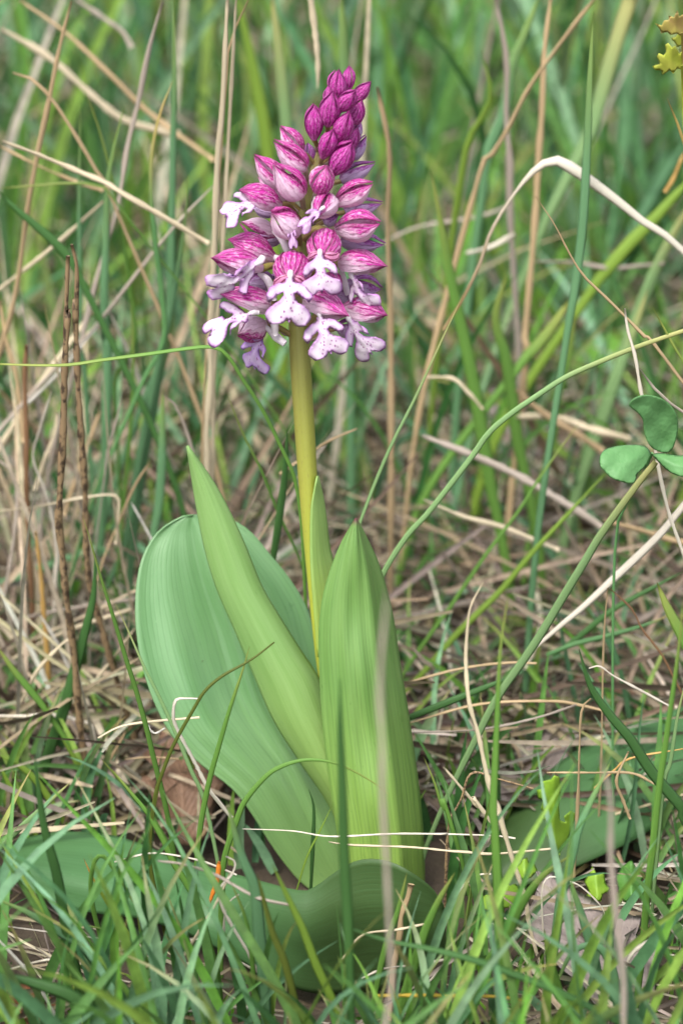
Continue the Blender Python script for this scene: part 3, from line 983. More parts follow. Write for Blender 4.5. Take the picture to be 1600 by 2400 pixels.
face2 = blossom((768, 547, -14), (752, 608, -26), 72, 'mature', 'open', sep_roll=-0.1, lip=('white', 750, 600, -27, 0.04, 1, 4, 8, 88, 1.08), attach=(712, 560, -3))
def throat_petals(fl, strips):
    for pts in strips:
        w = [PO(x, y, d * 1e-3) for x, y, d, _ in pts]
        v, f, uv = tube(w, [mm(q[3]) / 2 for q in pts], 12, 0.3, 12)
        mk('petal', v, f, MAT['petal'], fl, w[0], uv)
throat_petals(face1, [[(676, 648, -27, 12), (662, 656, -27, 24), (651, 665, -26, 26), (643, 671, -25, 12)], [(690, 650, -27, 12), (702, 656, -27, 24), (711, 666, -26, 24), (718, 674, -25, 10)]])
throat_petals(face2, [[(745, 594, -26, 12), (733, 598, -26, 18), (722, 606, -25, 8)], [(760, 597, -26, 12), (774, 601, -26, 26), (786, 600, -25, 24), (793, 594, -24, 10)]])
blossom((795, 618, -7), (903, 622, -12), 66, 'mature', 'open', lip=('white', 828, 650, -11, 0.45, 0.9, 48, 5, 92, 0.8), spur=[(800, 632, -5, 10), (806, 660, -4, 17), (815, 690, -3, 14)])
blossom((628, 716, -13), (513, 686, -24), 66, 'mature', 'open', sep_roll=-0.3, lip=('white', 588, 738, -21, -0.93, 0.36, 38, 10, 116, 0.7), spur=[(628, 730, -12, 10), (642, 755, -12, 20), (646, 785, -11, 14)])
blossom((622, 758, -4), (560, 783, -9), 60, 'mature', 'bud', sep_roll=2.6, lip=('purple', 612, 790, -5, -0.35, 0.93, 30, -5, 80, 1.0), spur=[(622, 765, -7, 10), (648, 790, -8, 21), (668, 806, -9, 16)])
blossom((716, 706, -16), (814, 738, -27), 68, 'mature', 'open', sep_roll=-0.2, lip=('white', 750, 742, -25, 0.26, 0.96, 8, 8, 92, 1.05))
blossom((800, 726, -6), (903, 737, -12), 66, 'mature', 'open', lip=('white', 822, 752, -13, 0.5, 0.86, 30, 5, 96, 0.8))
blossom((770, 690, 4), (820, 700, 10), 46, 'purple', 'bud')
blossom((672, 660, 6), (620, 672, 14), 46, 'purple', 'bud')
blossom((728, 600, 8), (735, 580, 22), 46, 'purple', 'bud')
blossom((705, 650, 9), (690, 650, 26), 50, 'purple', 'bud')
blossom((740, 680, 10), (760, 690, 27), 50, 'purple', 'bud')
blossom((730, 500, 8), (735, 480, 22), 46, 'purple', 'bud')

# ------------------------------------------------------------------ single blades and straws
ZONE = {'A': (0, 0, 2.6133), 'H': (1000, 0, 2.6133), 'C': (0, 700, 3.136), 'D': (0, 1250, 3.136), 'S': (1000, 700, 2.6133),
        'R': (900, 1250, 2.24), 'E': (0, 1800, 1.96), 'F': (300, 1550, 2.0907), 'G': (800, 1800, 1.96), 'X': (0, 0, 1.0), 'V': (0, 0, 0.98)}

def path(s):
    pts = []
    for part in s.split(';'):
        z, *xy = part.split()
        ox, oy, k = ZONE[z]
        for q in xy:
            a, b = q.split(',')
            pts.append((ox + float(a) / k, oy + float(b) / k))
    return pts

GREENS = {'blue', 'mid', 'yel', 'dark', 'olive', 'light', 'ytip', 'otip'}
def blade(spec, w, Y, colour, label, dtip=0.0, lie=False, taper=None, wide=False):
    """a single grass blade or straw; spec runs from tip to root, w in photo pixels at the plant's distance, Y depth of the root in metres ('g': where the last point meets the ground)"""
    pts = path(spec)
    green = colour in GREENS
    gy = ground_y(*pts[-1])
    if Y == 'g':
        Y = gy
    if Y > 0.1:
        Y = 0.1 + (Y - 0.1) * 0.42
    if not lie:
        Y = min(Y, gy)
    n = len(pts)
    W = []
    for i, (x, y) in enumerate(pts):
        t = 1 - i / (n - 1)
        yy = Y + dtip * t
        if lie:
            yy = min(yy, ground_y(x, y, 0.004))
        elif not lie and yy > ground_y(x, y, 0.003):
            yy = ground_y(x, y, 0.003)
        W.append(P(x, y, yy))
    if not lie and W[-1].z > 0.004:
        h = W[-1].z
        T = (W[-1] - W[-2]).normalized()
        if T.z > -0.3:
            T = (T + Vector((0, 0, -0.8))).normalized()
        k = h / max(0.35, -T.z)
        W.append(W[-1] + Vector((T.x * k * 0.4, T.y * k * 0.4, -h * 0.5)))
        W.append(W[-1] + Vector((T.x * k * 0.15, T.y * k * 0.15, -h * 0.5 - 0.004)))
    scale = (W[len(W) // 2] - CAM).dot(CAM_F) * 0.2 / 1200      # metres per pixel there
    r = w * scale / 2 * (1.12 if green else 1.05)
    W = W[::-1]                                                 # root first
    tw0 = random.uniform(-0.35, 0.35); tw1 = random.uniform(-0.35, 0.35)
    if taper is None:
        taper = [0.75, 0.95, 1.0, 0.95, 0.8, 0.55, 0.06] if green else [1.0, 1.05, 1.0, 1.0, 0.95, 0.85, 0.5]
    nm_ = 'dead_stalk' if colour in ('brown', 'russet') else 'dry_straw'
    if not green and not wide:         # dead stalks are never quite straight or even
        W = [q + Vector((random.gauss(0, 1), random.gauss(0, 1), random.gauss(0, 1))) * r * (0.15 if nm_ == 'dead_stalk' else 0.4) for q in W]
    nn = max(18, len(W) * 5)
    seglen = [(b_ - a_).length for a_, b_ in zip(W, W[1:])]
    ext = sum(seglen[:len(W) - n]) / sum(seglen)               # hidden foot below the traced part
    rad = [float(np.interp((i / (nn - 1) - ext) / (1 - ext), np.linspace(0, 1, len(taper)), taper)) * r * (1 if green or wide else random.uniform(0.75, 1.2)) for i in range(nn)]
    tw2 = random.uniform(0.2, 0.8) if not green and not wide and nm_ == 'dry_straw' else 0.0
    v, f, uv = tube(W, rad, 6, 0.25 if green else (0.85 if nm_ == 'dead_stalk' else 0.42), nn, twist=lambda t: tw0 + tw1 * t + tw2 * math.sin(t * 9 + tw0 * 9))
    nm = 'grass_blade' if green else 'dry_straw'
    if colour in ('brown', 'russet'):
        nm = 'dead_stalk'
    o = mk(nm, v, f, MAT[colour], None, W[0], uv)
    cat = {'grass_blade': 'grass', 'dry_straw': 'straw', 'dead_stalk': 'stalk'}[nm]
    tag(o, label, cat, {'grass_blade': 'single grass blades around the orchid', 'dry_straw': 'single dry straws around the orchid', 'dead_stalk': 'dead stalks standing beside the orchid'}[nm])
    return o

B = blade
# left side, upper part
B('A 430,0 370,300 300,650 230,950 180,1300 110,1700 50,2000 ; C -20,440', 12, 0.30, 'tan', 'tan straw slanting down the upper left edge past three crossing straws')
B('A 1005,0 930,300 850,620 790,900 740,1150 700,1300 600,1700 500,2050', 13, 0.32, 'grey', 'thick grey straw slanting from the top towards the crossing left of the spike')
B('A 0,870 230,950 500,1060 640,1120 760,1190 1000,1310 1280,1500', 13, 0.22, 'pale', 'thick pale straw lying from the left edge towards the flower spike', lie=True)
B('A 90,440 200,480 320,620 480,870 620,1100 700,1260', 10, 0.30, 'tan', 'straw with bent orange tip meeting the crossing at upper left')
B('A 0,170 300,370 560,560 780,740 1100,830', 18, 0.6, 'pale', 'blurred broad straw sloping across the upper left corner', lie=True)
B('A 110,0 400,200 680,470 900,680 1300,980', 14, 0.55, 'tan', 'blurred tan straw sloping from the top left towards the spike', lie=True)
B('A 470,0 640,110 740,190 810,290', 12, 0.7, 'grey', 'short blurred straw near the top left, above the leafy herb', lie=True)
B('A 1310,1140 1120,1330 940,1540 700,1850 510,2091 ; C 0,960', 8, 0.30, 'grey', 'thin grey straw running from beside the spike down to the left')
B('A 640,1230 400,1440 200,1620 0,1780', 10, 0.35, 'pale', 'pale straw slanting from the crossing down to the left edge', lie=True)
B('A 0,900 200,1010 420,1090 640,1170', 9, 0.36, 'tan', 'tan straw just under the thick pale one at the left', lie=True)
B('A 760,650 690,950 660,1150 650,1500 640,1800 650,2091 ; C 790,300 785,800 775,1200 750,1500 735,1880 ; D 700,120', 21, 'g', 'blue', 'broad bluish upright blade halfway between left edge and orchid spike', taper=[0.9, 1.0, 1.0, 0.95, 0.8, 0.5, 0.06])
B('A 490,620 490,900 485,1300 490,1700 490,2091 ; C 620,500 650,1000 690,1500', 12, 0.34, 'blue', 'slim bluish blade standing just left of the broad bluish one')
B('A 520,540 620,830 700,1150 760,1500 800,1800 830,2091 ; C 850,600 870,1100', 9, 0.33, 'mid', 'thin green blade crossing behind the broad bluish one')
B('A 1060,490 980,700 930,950 930,1250 960,1550 990,1800 1000,2091 ; C 1010,700', 12, 0.26, 'ytip', 'green blade whose tip has turned to straw, left of spike')
B('A 1060,-60 1070,400 1060,900 1050,1400 1020,2091 ; C 1000,900', 17, 0.36, 'blue', 'tall blurred bluish blade reaching the top edge left of the pale stalk')
B('A 1150,1070 1140,1300 1100,1600 1050,1900 ; C 1180,400 1100,800 1020,1200 960,1600 900,1880 ; D 830,300', 17, 'g', 'blue', 'bluish blade curving down leftwards beside the flower spike')
B('C 1290,0 1240,300 1170,560 1110,900 1060,1200', 24, 0.30, 'blue', 'wide bluish blade seen just left of the lowest flowers')
B('C 1200,650 1195,900 1190,1200 1170,1500 1120,1800', 20, 0.25, 'blue', 'bluish blade rising straight behind the big left leaf')
B('A -20,1160 100,1280 300,1450 420,1580 520,1760', 20, 0.28, 'dark', 'dark arching blade entering from the left edge')
B('A -20,1155 300,1130 500,1120 640,1160 720,1250', 6, 0.28, 'mid', 'thin almost level blade at the height of the crossing straws')
B('A 415,1570 410,1800 400,2091 ; C 500,60 480,500 460,1000 440,1500 430,1640 450,1880 ; D 480,400 540,900 590,1350 640,1800 690,2080', 17, 'g', 'brown', 'mottled brown dead stalk, the longer of the broken pair at left')
B('A 440,1500 470,1650 465,2000 ; C 560,0 570,500 595,950 620,1400 630,1800 ; D 660,400 740,650 820,950 880,1150 940,1350 1000,1550 1070,1850', 15, 'g', 'brown', 'mottled brown dead stalk leaning behind the longer broken one')
B('C 195,340 190,600 200,1000 200,1400 215,1880 ; D 240,400 250,800', 12, 'g', 'russet', 'dark russet broken stalk nearest the left edge', taper=[1, 1, 1, 1, 1, 1, 0.9])
B('A 1395,-40 1360,700 1345,1000 1310,1700 1290,2091 ; C 1545,600 1530,1000 1525,1230', 14, 0.19, 'pale', 'tall bleached stalk standing straight behind the flower spike')
B('A 1445,-40 1420,400 1390,1000 1350,1700 ; C 1590,200 1575,700 1560,1200', 10, 0.20, 'pale', 'tall pale stalk leaning against the bleached one behind the spike')
B('A 1520,0 1470,120 1410,260 1380,600', 6, 0.21, 'tan', 'thin straw splitting off the top of the bleached stalk')
B('C -20,480 300,490 520,485 760,450 1100,405 1350,370 1568,355 ; X 535,835 570,890 615,960 655,1040 690,1120 706,1220 712,1330', 9, 0.05, 'mid', 'long green blade arching level from the left, then down behind the stem', taper=[0.9, 1.0, 1, 1, 1, 0.9, 0.5])
B('C -20,1565 300,1520 600,1460 850,1440 872,1560 850,1800', 7, 0.16, 'pale', 'sharply kinked thin straw level with the pointed leaf tip', lie=True)
B('C 750,0 540,280 300,650 -20,1130', 12, 0.33, 'pale', 'yellowish straw slanting down to the left edge past the russet stalk', lie=True)
B('C 870,0 600,350 400,580 -20,980', 7, 0.31, 'silver', 'thin silvery straw parallel to the yellowish slanting one', lie=True)
B('C 380,690 290,980 250,1170 330,1400 380,1600 420,1880 ; D 410,300', 10, 0.2, 'white', 'kinked whitish straw between the russet stalk and the mottled stalk')
B('C -20,1180 90,1280 120,1500 100,1800 ; D 30,500', 9, 0.19, 'grey', 'grey drooping straw close to the left edge', lie=True)
B('C 0,0 60,300 120,600 170,1050', 11, 0.3, 'tan', 'tan straw behind the russet broken stalk', lie=True)
B('C 960,0 980,400 970,800 930,1300 900,1600', 9, 0.28, 'mid', 'thin upright green blade between the bluish blades')
B('C 1200,700 1310,800 1400,1050 1430,1200', 8, 0.16, 'grey', 'short grey twig bent above the pointed orchid leaf')
B('C 900,690 860,900 800,1100 770,1300', 5, 0.2, 'grey', 'hair-thin straw touching the broad bluish blade')
B('C 1110,1200 980,1400 850,1700 780,1880 ; D 730,300', 7, 0.17, 'tan', 'thin straw slanting left of the big rounded leaf')
B('C 970,1500 1040,1640 1130,1800', 6, 0.14, 'silver', 'short silvery straw sloping into the big rounded leaf', lie=True)
B('C 440,830 400,1000 330,1200 260,1400', 10, 0.24, 'pale', 'short pale straw crossing behind the kinked whitish one', lie=True)
B('C 740,830 690,950 560,1300 480,1600', 11, 0.3, 'tan', 'blurred tan straw left of the broad bluish blade', lie=True)
# left side, lower part
B('C 605,1590 ; D 650,0 730,280 830,600 930,930 1000,1150 1070,1400 1130,1650 1180,1850 1225,2038 ; E 800,400 805,550 815,700', 12, -0.005, 'mid', 'slender upright blade crossing the left edge of the big rounded leaf')
B('D 850,515 950,730 1060,980 1170,1200 1290,1460 1400,1730 1500,1960 ; E 1000,430 1010,560', 9, -0.012, 'light', 'thin light blade slanting across the lower big rounded leaf')
B('X 643,1505 590,1545 520,1585 480,1620 455,1660 410,1740 385,1800 365,1860 355,1930 350,2005 367,2100 385,2180', 8, -0.03, 'olive', 'dark olive stem nodding to the right across the two left leaves', taper=[0.9, 1, 1, 1, 0.95, 0.8, 0.4])
B('X 585,1515 ; F 560,50 500,230 450,400 400,580 360,780 340,950 330,1100', 12, -0.03, 'mid', 'straight green blade rising beside the nodding olive stem')
B('D -20,1345 200,1335 400,1350 630,1385 690,1450 720,1600 800,1800 930,2030', 10, 0.07, 'white', 'bright white straw entering level from the left and bending down')
B('D 540,790 500,770 400,850 300,980 200,1150 100,1380 -20,1680', 9, 0.08, 'pale', 'pale straw arching from the left edge over the white one')
B('D 260,0 300,350 325,560 350,900 355,1400', 12, 0.13, 'gold', 'golden upright straw left of the longer mottled stalk', lie=False)
B('D -20,985 250,840 500,720 700,650 980,560', 9, 0.15, 'pale', 'pale straw rising gently to the right behind the mottled stalks', lie=True)
B('D 980,700 820,920 700,1080 620,1230 620,1390', 8, 0.09, 'pale', 'curved pale straw coming down from the edge of the rounded leaf', lie=True)
B('D 700,150 690,450 620,750 540,1050 470,1300 380,1550 320,1750 240,2060', 25, 0.10, 'dark', 'broad dark green blade slanting behind the mottled stalks')
B('D -20,675 300,600 600,540 980,485', 8, 0.2, 'grey', 'grey straw level with the widest part of the rounded leaf', lie=True)
B('D 290,590 410,790 480,930 560,1100 600,1240', 8, 0.13, 'silver', 'silvery straw falling to the right towards the longer mottled stalk', lie=True)
B('D 1090,1410 1110,1450 1150,1470 1220,1430', 5, 0.0, 'silver', 'tiny curled silvery straw at the edge of the rounded leaf', lie=True)
B('D 1470,1230 1380,1215 1290,1225 1275,1340 ; F 240,330 330,500 390,620 450,690 510,770', 9, -0.02, 'white', 'hooked white straw lying down the lower edge of the rounded leaf', lie=True)
B('D 720,1500 900,1420 1200,1380 1470,1360', 6, 0.0, 'pale', 'thin straw poking onto the rounded leaf from the left', lie=True)
B('D 600,1440 520,1600 430,1740 360,1850 340,1960', 7, 0.08, 'silver', 'silvery straw falling from the bend of the white one')
B('D 940,1440 850,1600 760,1750 690,1900', 8, 0.06, 'tan', 'tan straw slanting below the rounded leaf', lie=True)
B('D -20,830 100,1000 230,1160 360,1330', 16, 0.06, 'mid', 'blurred green blade sloping in from the left edge above the white straw')
B('D -20,1620 100,1680 200,1750 300,1860 420,2038', 16, 0.04, 'yel', 'yellow-green blade sloping down beneath the white straw')
B('D 0,1700 60,1830 130,1950 200,2080', 14, 0.03, 'yel', 'short yellow-green blade in the left margin below the white straw')
B('D 450,1500 540,1640 600,1780 640,1900', 12, 0.05, 'yel', 'yellow-green blade behind the bend of the white straw')
B('D 740,1650 860,1790 940,1880 1000,1960 1100,2060 ; E 770,340', 9, 0.0, 'mid', 'green blade with withered tip sloping down under the rounded leaf')
B('D 920,1660 1100,1650 1320,1660', 5, 0.03, 'tan', 'thin level straw under the rounded leaf', lie=True)
# bottom left
B('E 160,-60 200,250 260,480 300,700 330,850 370,1020 410,1200', 24, -0.10, 'dark', 'broad dark blurred blade in front of the low left leaf', dtip=0.0)
B('E 325,65 200,180 80,290 -20,395', 13, -0.02, 'light', 'light green blade sloping to the left edge above the low leaf')
B('E 680,700 630,640 570,540 510,445 475,405 440,420 418,520 430,650 470,800 520,1000 575,1176', 11, -0.06, 'mid', 'hairpin blade bent over in front of the low left leaf', taper=[1, 1, 1, 1, 0.9, 0.7, 0.2])
B('E 300,590 350,720 400,860 470,1000 510,1090 545,1200', 26, -0.10, 'light', 'pale broad blade leaning left at the bottom')
B('E -20,600 120,660 270,750 380,820 450,900 520,970 600,1060 670,1200', 24, -0.10, 'blue', 'broad bluish blade arching in from the lower left edge')
B('E 510,0 600,110 680,210 750,330 790,420 850,520 930,660 980,800', 14, -0.03, 'mid', 'green blade sloping down right across the low leaf')
B('E 330,70 400,200 440,320 480,430', 9, 0.02, 'dark', 'short dark blade leaning against the low left leaf')
B('E 750,0 710,180 690,350 700,520 740,670 780,800', 9, -0.03, 'olive', 'olive blade curving over the low leaf behind the hairpin blade')
B('E 385,415 430,510 500,630 560,720 640,830 720,940', 9, -0.07, 'otip', 'green blade with orange-tinged tip crossing the hairpin blade')
B('F 1275,650 1210,600 1090,530 980,490 850,485 720,530 640,600 570,690 540,760 ; E 1030,420 1020,600', 13, -0.05, 'mid', 'fine blade arching right over the two upright leaves', taper=[1, 1, 1, 0.85, 0.6, 0.35, 0.08])
B('E 1040,150 1110,400 1170,550 1190,750 1210,950 1225,1200', 27, -0.10, 'blue', 'broad bluish blade rising at the bottom centre left')
B('X 797,1590 797,1700 802,1850 806,2000 815,2150 820,2300', 23, -0.15, 'dark', 'blurred dark blade standing right before the upright leaf')
B('X 905,1385 890,1600 893,1750 898,1880 905,2050 915,2200 912,2320 905,2420', 13, -0.24, 'grey', 'blurred greyish straw standing before the upright leaf')
B('F 885,625 910,720 905,900 898,1060', 9, -0.025, 'dark', 'short dark blade against the foot of the rounded leaf')
B('F 1005,695 940,830 880,950 840,1075', 5, -0.03, 'yel', 'very thin yellow-green blade with a white tip by the leaf foot')
B('F 560,820 800,835 1000,855 1300,845 1568,845 ; G 480,303 700,315 800,325', 5, -0.045, 'white', 'thin white straw stretched level across both upright leaf feet', lie=True)
B('F 980,880 1100,900 1380,910 1568,930 ; G 560,388 700,395 980,370', 6, -0.047, 'pale', 'thin straw stretched level just below the white one', lie=True)
B('E 530,430 680,395 800,400 950,435 1090,490', 5, -0.05, 'white', 'thin whitish straw arched over the low leaf', lie=True)
B('E 720,425 850,440 1000,500 1180,590 1350,640', 9, -0.1, 'grey', 'blurred grey straw sloping across the low leaf', lie=True)
B('E 1055,490 1010,590 930,720 850,850 780,980 690,1170', 8, -0.07, 'pale', 'pale straw running from the orange sheath down to the bottom edge')
B('E 1040,410 1080,430 1060,490 1010,560 1020,640 1060,720 1130,830 1200,950 1300,1050 1345,1190', 8, -0.07, 'white', 'curled white dry leaf hanging below the orange sheath')
B('E 1100,580 1050,620 1030,720 1040,850 1100,890 1200,950', 6, -0.075, 'white', 'thin looped white straw beside the curled dry leaf', lie=True)
B('E 965,635 980,580 990,520 1005,433', 12, -0.055, 'orange', 'short bright orange dry sheath in front of the low leaf', lie=True, taper=[0.75, 1, 1, 1, 0.9, 0.7, 0.3])
B('E 1250,440 1320,590 1390,740 1450,900 1520,1050 1580,1190', 19, -0.12, 'yel', 'blurred yellow-green blade sloping right at the bottom centre')
B('E 1180,480 1250,750 1310,900 1385,1200', 17, -0.12, 'olive', 'blurred olive blade just left of the yellow-green sloping one')
B('E 1060,520 1130,700 1160,900 1172,1190', 12, -0.1, 'mid', 'narrow green blade against the broad bluish one at bottom centre')
B('E 630,670 660,830 690,1000 705,1120', 10, -0.075, 'mid', 'short upright green blade below the low leaf')
B('E 330,710 500,750 620,830 720,920', 6, -0.08, 'mid', 'thin green blade nodding below the hairpin blade')
B('E -20,940 200,1000 330,1050 450,1150 520,1230', 30, -0.13, 'dark', 'broad blurred dark blade across the lower left corner')
B('E -20,770 120,920 200,1030 285,1190', 8, -0.1, 'silver', 'silvery straw sloping down in the lower left corner')
B('E 40,925 200,885 330,870 420,870', 5, -0.09, 'white', 'short thin white straw near the lower left corner', lie=True)
B('E 160,820 270,910 360,1030 480,1140', 6, -0.085, 'grey', 'thin grey straw sloping behind the pale broad blade', lie=True)
B('E 860,500 920,640 960,800 1000,950 1020,1150', 13, -0.085, 'mid', 'green blade rising under the orange sheath')
B('E 800,480 830,620 860,780 900,960 940,1170', 12, -0.08, 'dark', 'dark green blade rising left of the orange sheath')
B('E 780,1150 900,1110 1100,1100 1280,1115', 7, -0.085, 'white', 'flat white straw lying along the bottom edge', lie=True)
# right side, lower part
B('R 650,330 610,600 590,1000 570,1456 ; G 700,250 715,500 725,800 728,1200', 22, -0.09, 'mid', 'thick upright green blade right of the orchid, running to the bottom', taper=[1.05, 1.05, 1.0, 0.85, 0.65, 0.4, 0.08])
B('R 510,250 470,380 435,520 435,700 450,880 490,1050 540,1280 600,1456 ; G 730,220 790,430 840,600 880,750 935,1000', 13, -0.06, 'pale', 'bowed cream straw right of the orchid, thicker towards its foot', taper=[0.6, 0.75, 0.8, 1.3, 0.9, 0.7, 0.2])
B('S 1400,1000 1300,1120 ; R 1140,0 1050,150 940,330 820,530 720,680 620,820 550,940 480,1080 380,1280 280,1500', 18, -0.0, 'light', 'long broad blade running diagonally below the clover', taper=[0.6, 0.8, 0.95, 1, 1, 0.9, 0.7])
B('S 1100,1060 880,1300 640,1560 ; R 620,290 500,410 370,540 250,680 120,830 40,960', 14, 'g', 'yel', 'yellow-green blade slanting parallel to the long diagonal one')
B('S 930,760 700,1080 560,1300 360,1568 ; R 350,380 220,560 100,740 30,900', 9, 'g', 'mid', 'thin green blade slanting left of the yellow-green one')
B('S 1620,180 1300,290 1050,390 850,480 680,590 520,700 380,820 280,960 150,1130 0,1320 ; X 950,1260 895,1350 860,1450', 12.5, 0.04, 'light', 'long pale green blade arching from the right edge to the upright leaf', taper=[0.9, 1, 1, 1, 0.95, 0.85, 0.7])
B('V 1062,678 1010,790 950,920 890,1040 830,1190 800,1290', 8, 0.03, 'light', 'straight thin light blade slanting right of the flowering stem')
B('V 990,395 1010,500 1035,640 ; S 240,300 300,600 350,900 400,1200 435,1360', 29, 'g', 'mid', 'broad blurred blade standing right of the flower spike')
B('V 1165,620 ; S 420,120 480,350 520,600 560,900 610,1120', 27, 'g', 'mid', 'broad blurred blade standing right of the first broad blurred one')
B('S 900,0 880,300 800,600 770,850 690,1180', 18, 0.42, 'mid', 'blurred upright blade just behind the long arching pale green one')
B('S 1350,-60 1280,150 1180,420 1050,800 960,1060', 28, 0.45, 'light', 'broad light blurred blade leaning behind the clover')
B('S 880,0 760,180 640,330 560,420', 24, 0.4, 'mid', 'short blurred green blade leaning left above the arching one')
B('H 670,1205 780,1370 870,1540 960,1680 1080,1810 1230,1950 1360,2091 ; S 1350,240 1568,510 1700,720', 7, 0.05, 'tan', 'long thin tan straw falling to the right edge above the clover', taper=[1.1, 1.1, 1.1, 1, 0.9, 0.6, 0.2])
B('S 1210,60 1230,180 1270,360 1310,590 1390,930 1430,1100 1490,1320 1560,1568 ; X 1625,1400', 9, 0.03, 'white', 'white straw standing behind the clover leaflets')
B('S 1305,430 1400,560 1568,710 1700,850', 7, 0.02, 'grey', 'thin grey straw falling to the right just above the clover')
B('S 1380,55 1450,180 1520,310 1600,470', 6, 0.04, 'mid', 'thin green blade pointing up at the right edge above the clover')
B('S 540,550 700,690 900,830 1080,950', 16, 0.38, 'tan', 'blurred tan straw lying below the long arching blade', lie=True)
B('S 540,700 800,740 1000,800 1240,870', 17, 0.40, 'pale', 'thick blurred pale straw lying left of the clover', lie=True)
B('S -20,480 160,490 250,580 340,670', 9, 0.3, 'pale', 'small arched blurred straw right of the flowering stem', lie=True)
B('S -20,840 300,980 600,1110 900,1290 1050,1400', 18, 0.25, 'grey', 'thick blurred grey straw sloping right behind the upright leaf', lie=True)
B('S -20,1230 250,1330 500,1410 800,1540', 12, 0.2, 'pale', 'pale straw sloping right below the thick grey one', lie=True)
B('S 1080,1360 1300,1420 1500,1480 1620,1500', 13, 0.2, 'tan', 'tan straw lying level below the clover', lie=True)
B('S 1620,1210 1568,1270 ; R 1450,0 1330,120 1180,260 1050,380 930,480 790,600', 17, 0.05, 'white', 'thick white straw slanting up to the right edge', lie=True, wide=True, taper=[0.45, 0.7, 0.9, 1.1, 1.1, 1, 0.9])
B('R 1020,605 1080,800 1180,950 1290,1080 1400,1250 1568,1450 ; G 1568,220 1650,380', 24, -0.04, 'dark', 'dark broad blade sloping down to the right edge over the low leaf')
B('R 1430,258 1480,380 1568,550 1640,720', 26, 0.02, 'mid', 'green blade with blunt tip reaching in from the right edge')
B('R 1568,330 1545,600 1490,1000 1440,1350 ; G 1430,350 1400,600 1380,850 1340,1176', 17, -0.06, 'mid', 'upright green blade near the right edge before the low leaf')
B('R 1600,700 1540,950 1500,1200 ; G 1480,60 1450,350 1430,600', 10, -0.03, 'light', 'narrow light blade close to the right edge')
B('R 1170,285 1150,500 1145,780', 5, 0.03, 'tan', 'thin upright straw ending at the thick white straw')
B('R 1185,290 1300,400 1350,500 1430,600 1500,720', 5, 0.03, 'russet', 'thin dark stalk bent down beside the thick white straw')
B('R 1070,705 1130,700 1200,750 1340,820 1510,910', 6, 0.0, 'white', 'thin straw with hooked white tip above the low broad leaf', lie=True)
B('R 100,790 400,710 650,680 800,685', 6, 0.04, 'tan', 'thin straw lying level behind the bowed cream straw', lie=True)
B('R 1085,870 1035,920 1025,1100 1015,1350', 8, -0.01, 'tan', 'upright straw with bent top left of the low broad leaf')
B('R 130,1000 500,900 880,880 1030,900 1150,930', 7, 0.03, 'tan', 'straw lying level behind the thick upright blade', lie=True)
B('R 130,1050 500,1030 800,970 1010,900', 6, 0.02, 'grey', 'grey straw lying just below the level tan one', lie=True)
B('R 310,1230 420,1360 500,1456 ; G 600,130 690,250', 9, -0.03, 'pale', 'short pale straw slanting beside the upright orchid leaf', lie=True)
B('R 780,1340 600,1290 460,1260 400,1400 340,1500', 5, -0.03, 'brown', 'thin angular brown twig beside the upright orchid leaf', lie=True)
B('R 205,1170 260,1300 310,1456 ; G 460,130 500,250 550,420 580,560', 10, -0.04, 'mid', 'narrow green blade rising right beside the upright leaf')
B('R 700,740 500,820 300,900 100,980', 16, 0.03, 'dark', 'dark blade sloping into the right side of the upright leaf', lie=True)
B('R 1568,200 1400,290 1200,400 1000,560 880,640', 13, 0.09, 'dark', 'dark blade slanting behind the thick white straw', lie=True)
B('R 1510,420 1400,470 1200,530 1000,580 850,640', 11, 0.08, 'ytip', 'half dried blade lying below the thick white straw', lie=True)
B('R 850,1260 1100,1255 1300,1260 1420,1310', 6, -0.01, 'tan', 'tan straw lying level on the low broad leaf', lie=True)
B('R 1568,1130 1300,1180 1200,1250 1100,1340', 5, -0.005, 'gold', 'thin golden straw lying on the low broad leaf', lie=True)
B('R 1280,1150 1220,1290 1250,1400 1290,1500', 8, -0.015, 'tan', 'crumpled tan straw on the low broad leaf', lie=True)
# bottom right
B('G 1240,-40 1100,250 1060,400 1010,580 980,800 960,950', 21, -0.09, 'blue', 'bluish blade slanting left across the dead leaf at lower right')
B('G 1050,510 1090,640 1140,800 1170,930 1205,1080', 23, -0.09, 'blue', 'short bluish blade leaning right over the dead leaf')
B('G 985,1000 1000,960 1050,860 1120,815 1190,830 1240,920 1262,1050 1275,1200', 20, -0.1, 'blue', 'bluish blade bent over like a hook at lower right', taper=[1, 1, 1, 0.9, 0.7, 0.45, 0.15])
B('G -20,715 200,790 400,830 600,880 800,950 1000,1030 1200,1130 1300,1190', 17, -0.14, 'dark', 'blurred dark blade sloping across the lower right quarter')
B('G 1050,400 920,500 830,620 760,760 660,930 600,1100 570,1200', 26, -0.1, 'mid', 'broad blade slanting left at the lower right of the orchid')
B('G 1190,-40 1225,150 1240,400 1262,700 1290,950 1290,1200', 13, -0.2, 'grey', 'blurred brownish straw standing at lower right')
B('G 1620,630 1450,760 1340,850 1295,940', 9, -0.09, 'white', 'white straw slanting in from the lower right edge', lie=True)
B('G 1150,1060 1300,1120 1450,1176 1560,1230', 11, -0.11, 'pale', 'pale straw in the lower right corner', lie=True)
B('G 905,1082 750,1060 600,1045 350,1040 150,1045', 8, -0.11, 'amber', 'yellow straw turning orange, level near the bottom edge', lie=True)
B('G 325,535 300,600 280,680 262,770', 14, -0.07, 'tan', 'short split straw stub before the dark low leaf', taper=[1, 1, 1, 1, 1, 1.05, 1.1])
B('G 490,690 540,570 620,500 685,480', 6, -0.045, 'white', 'small arched white straw below the level straws', lie=True)
B('G 1210,700 1190,640 1100,545 1030,515 950,500 920,570 930,780', 5, -0.05, 'white', 'looped thin white straw over the lobed leaves')
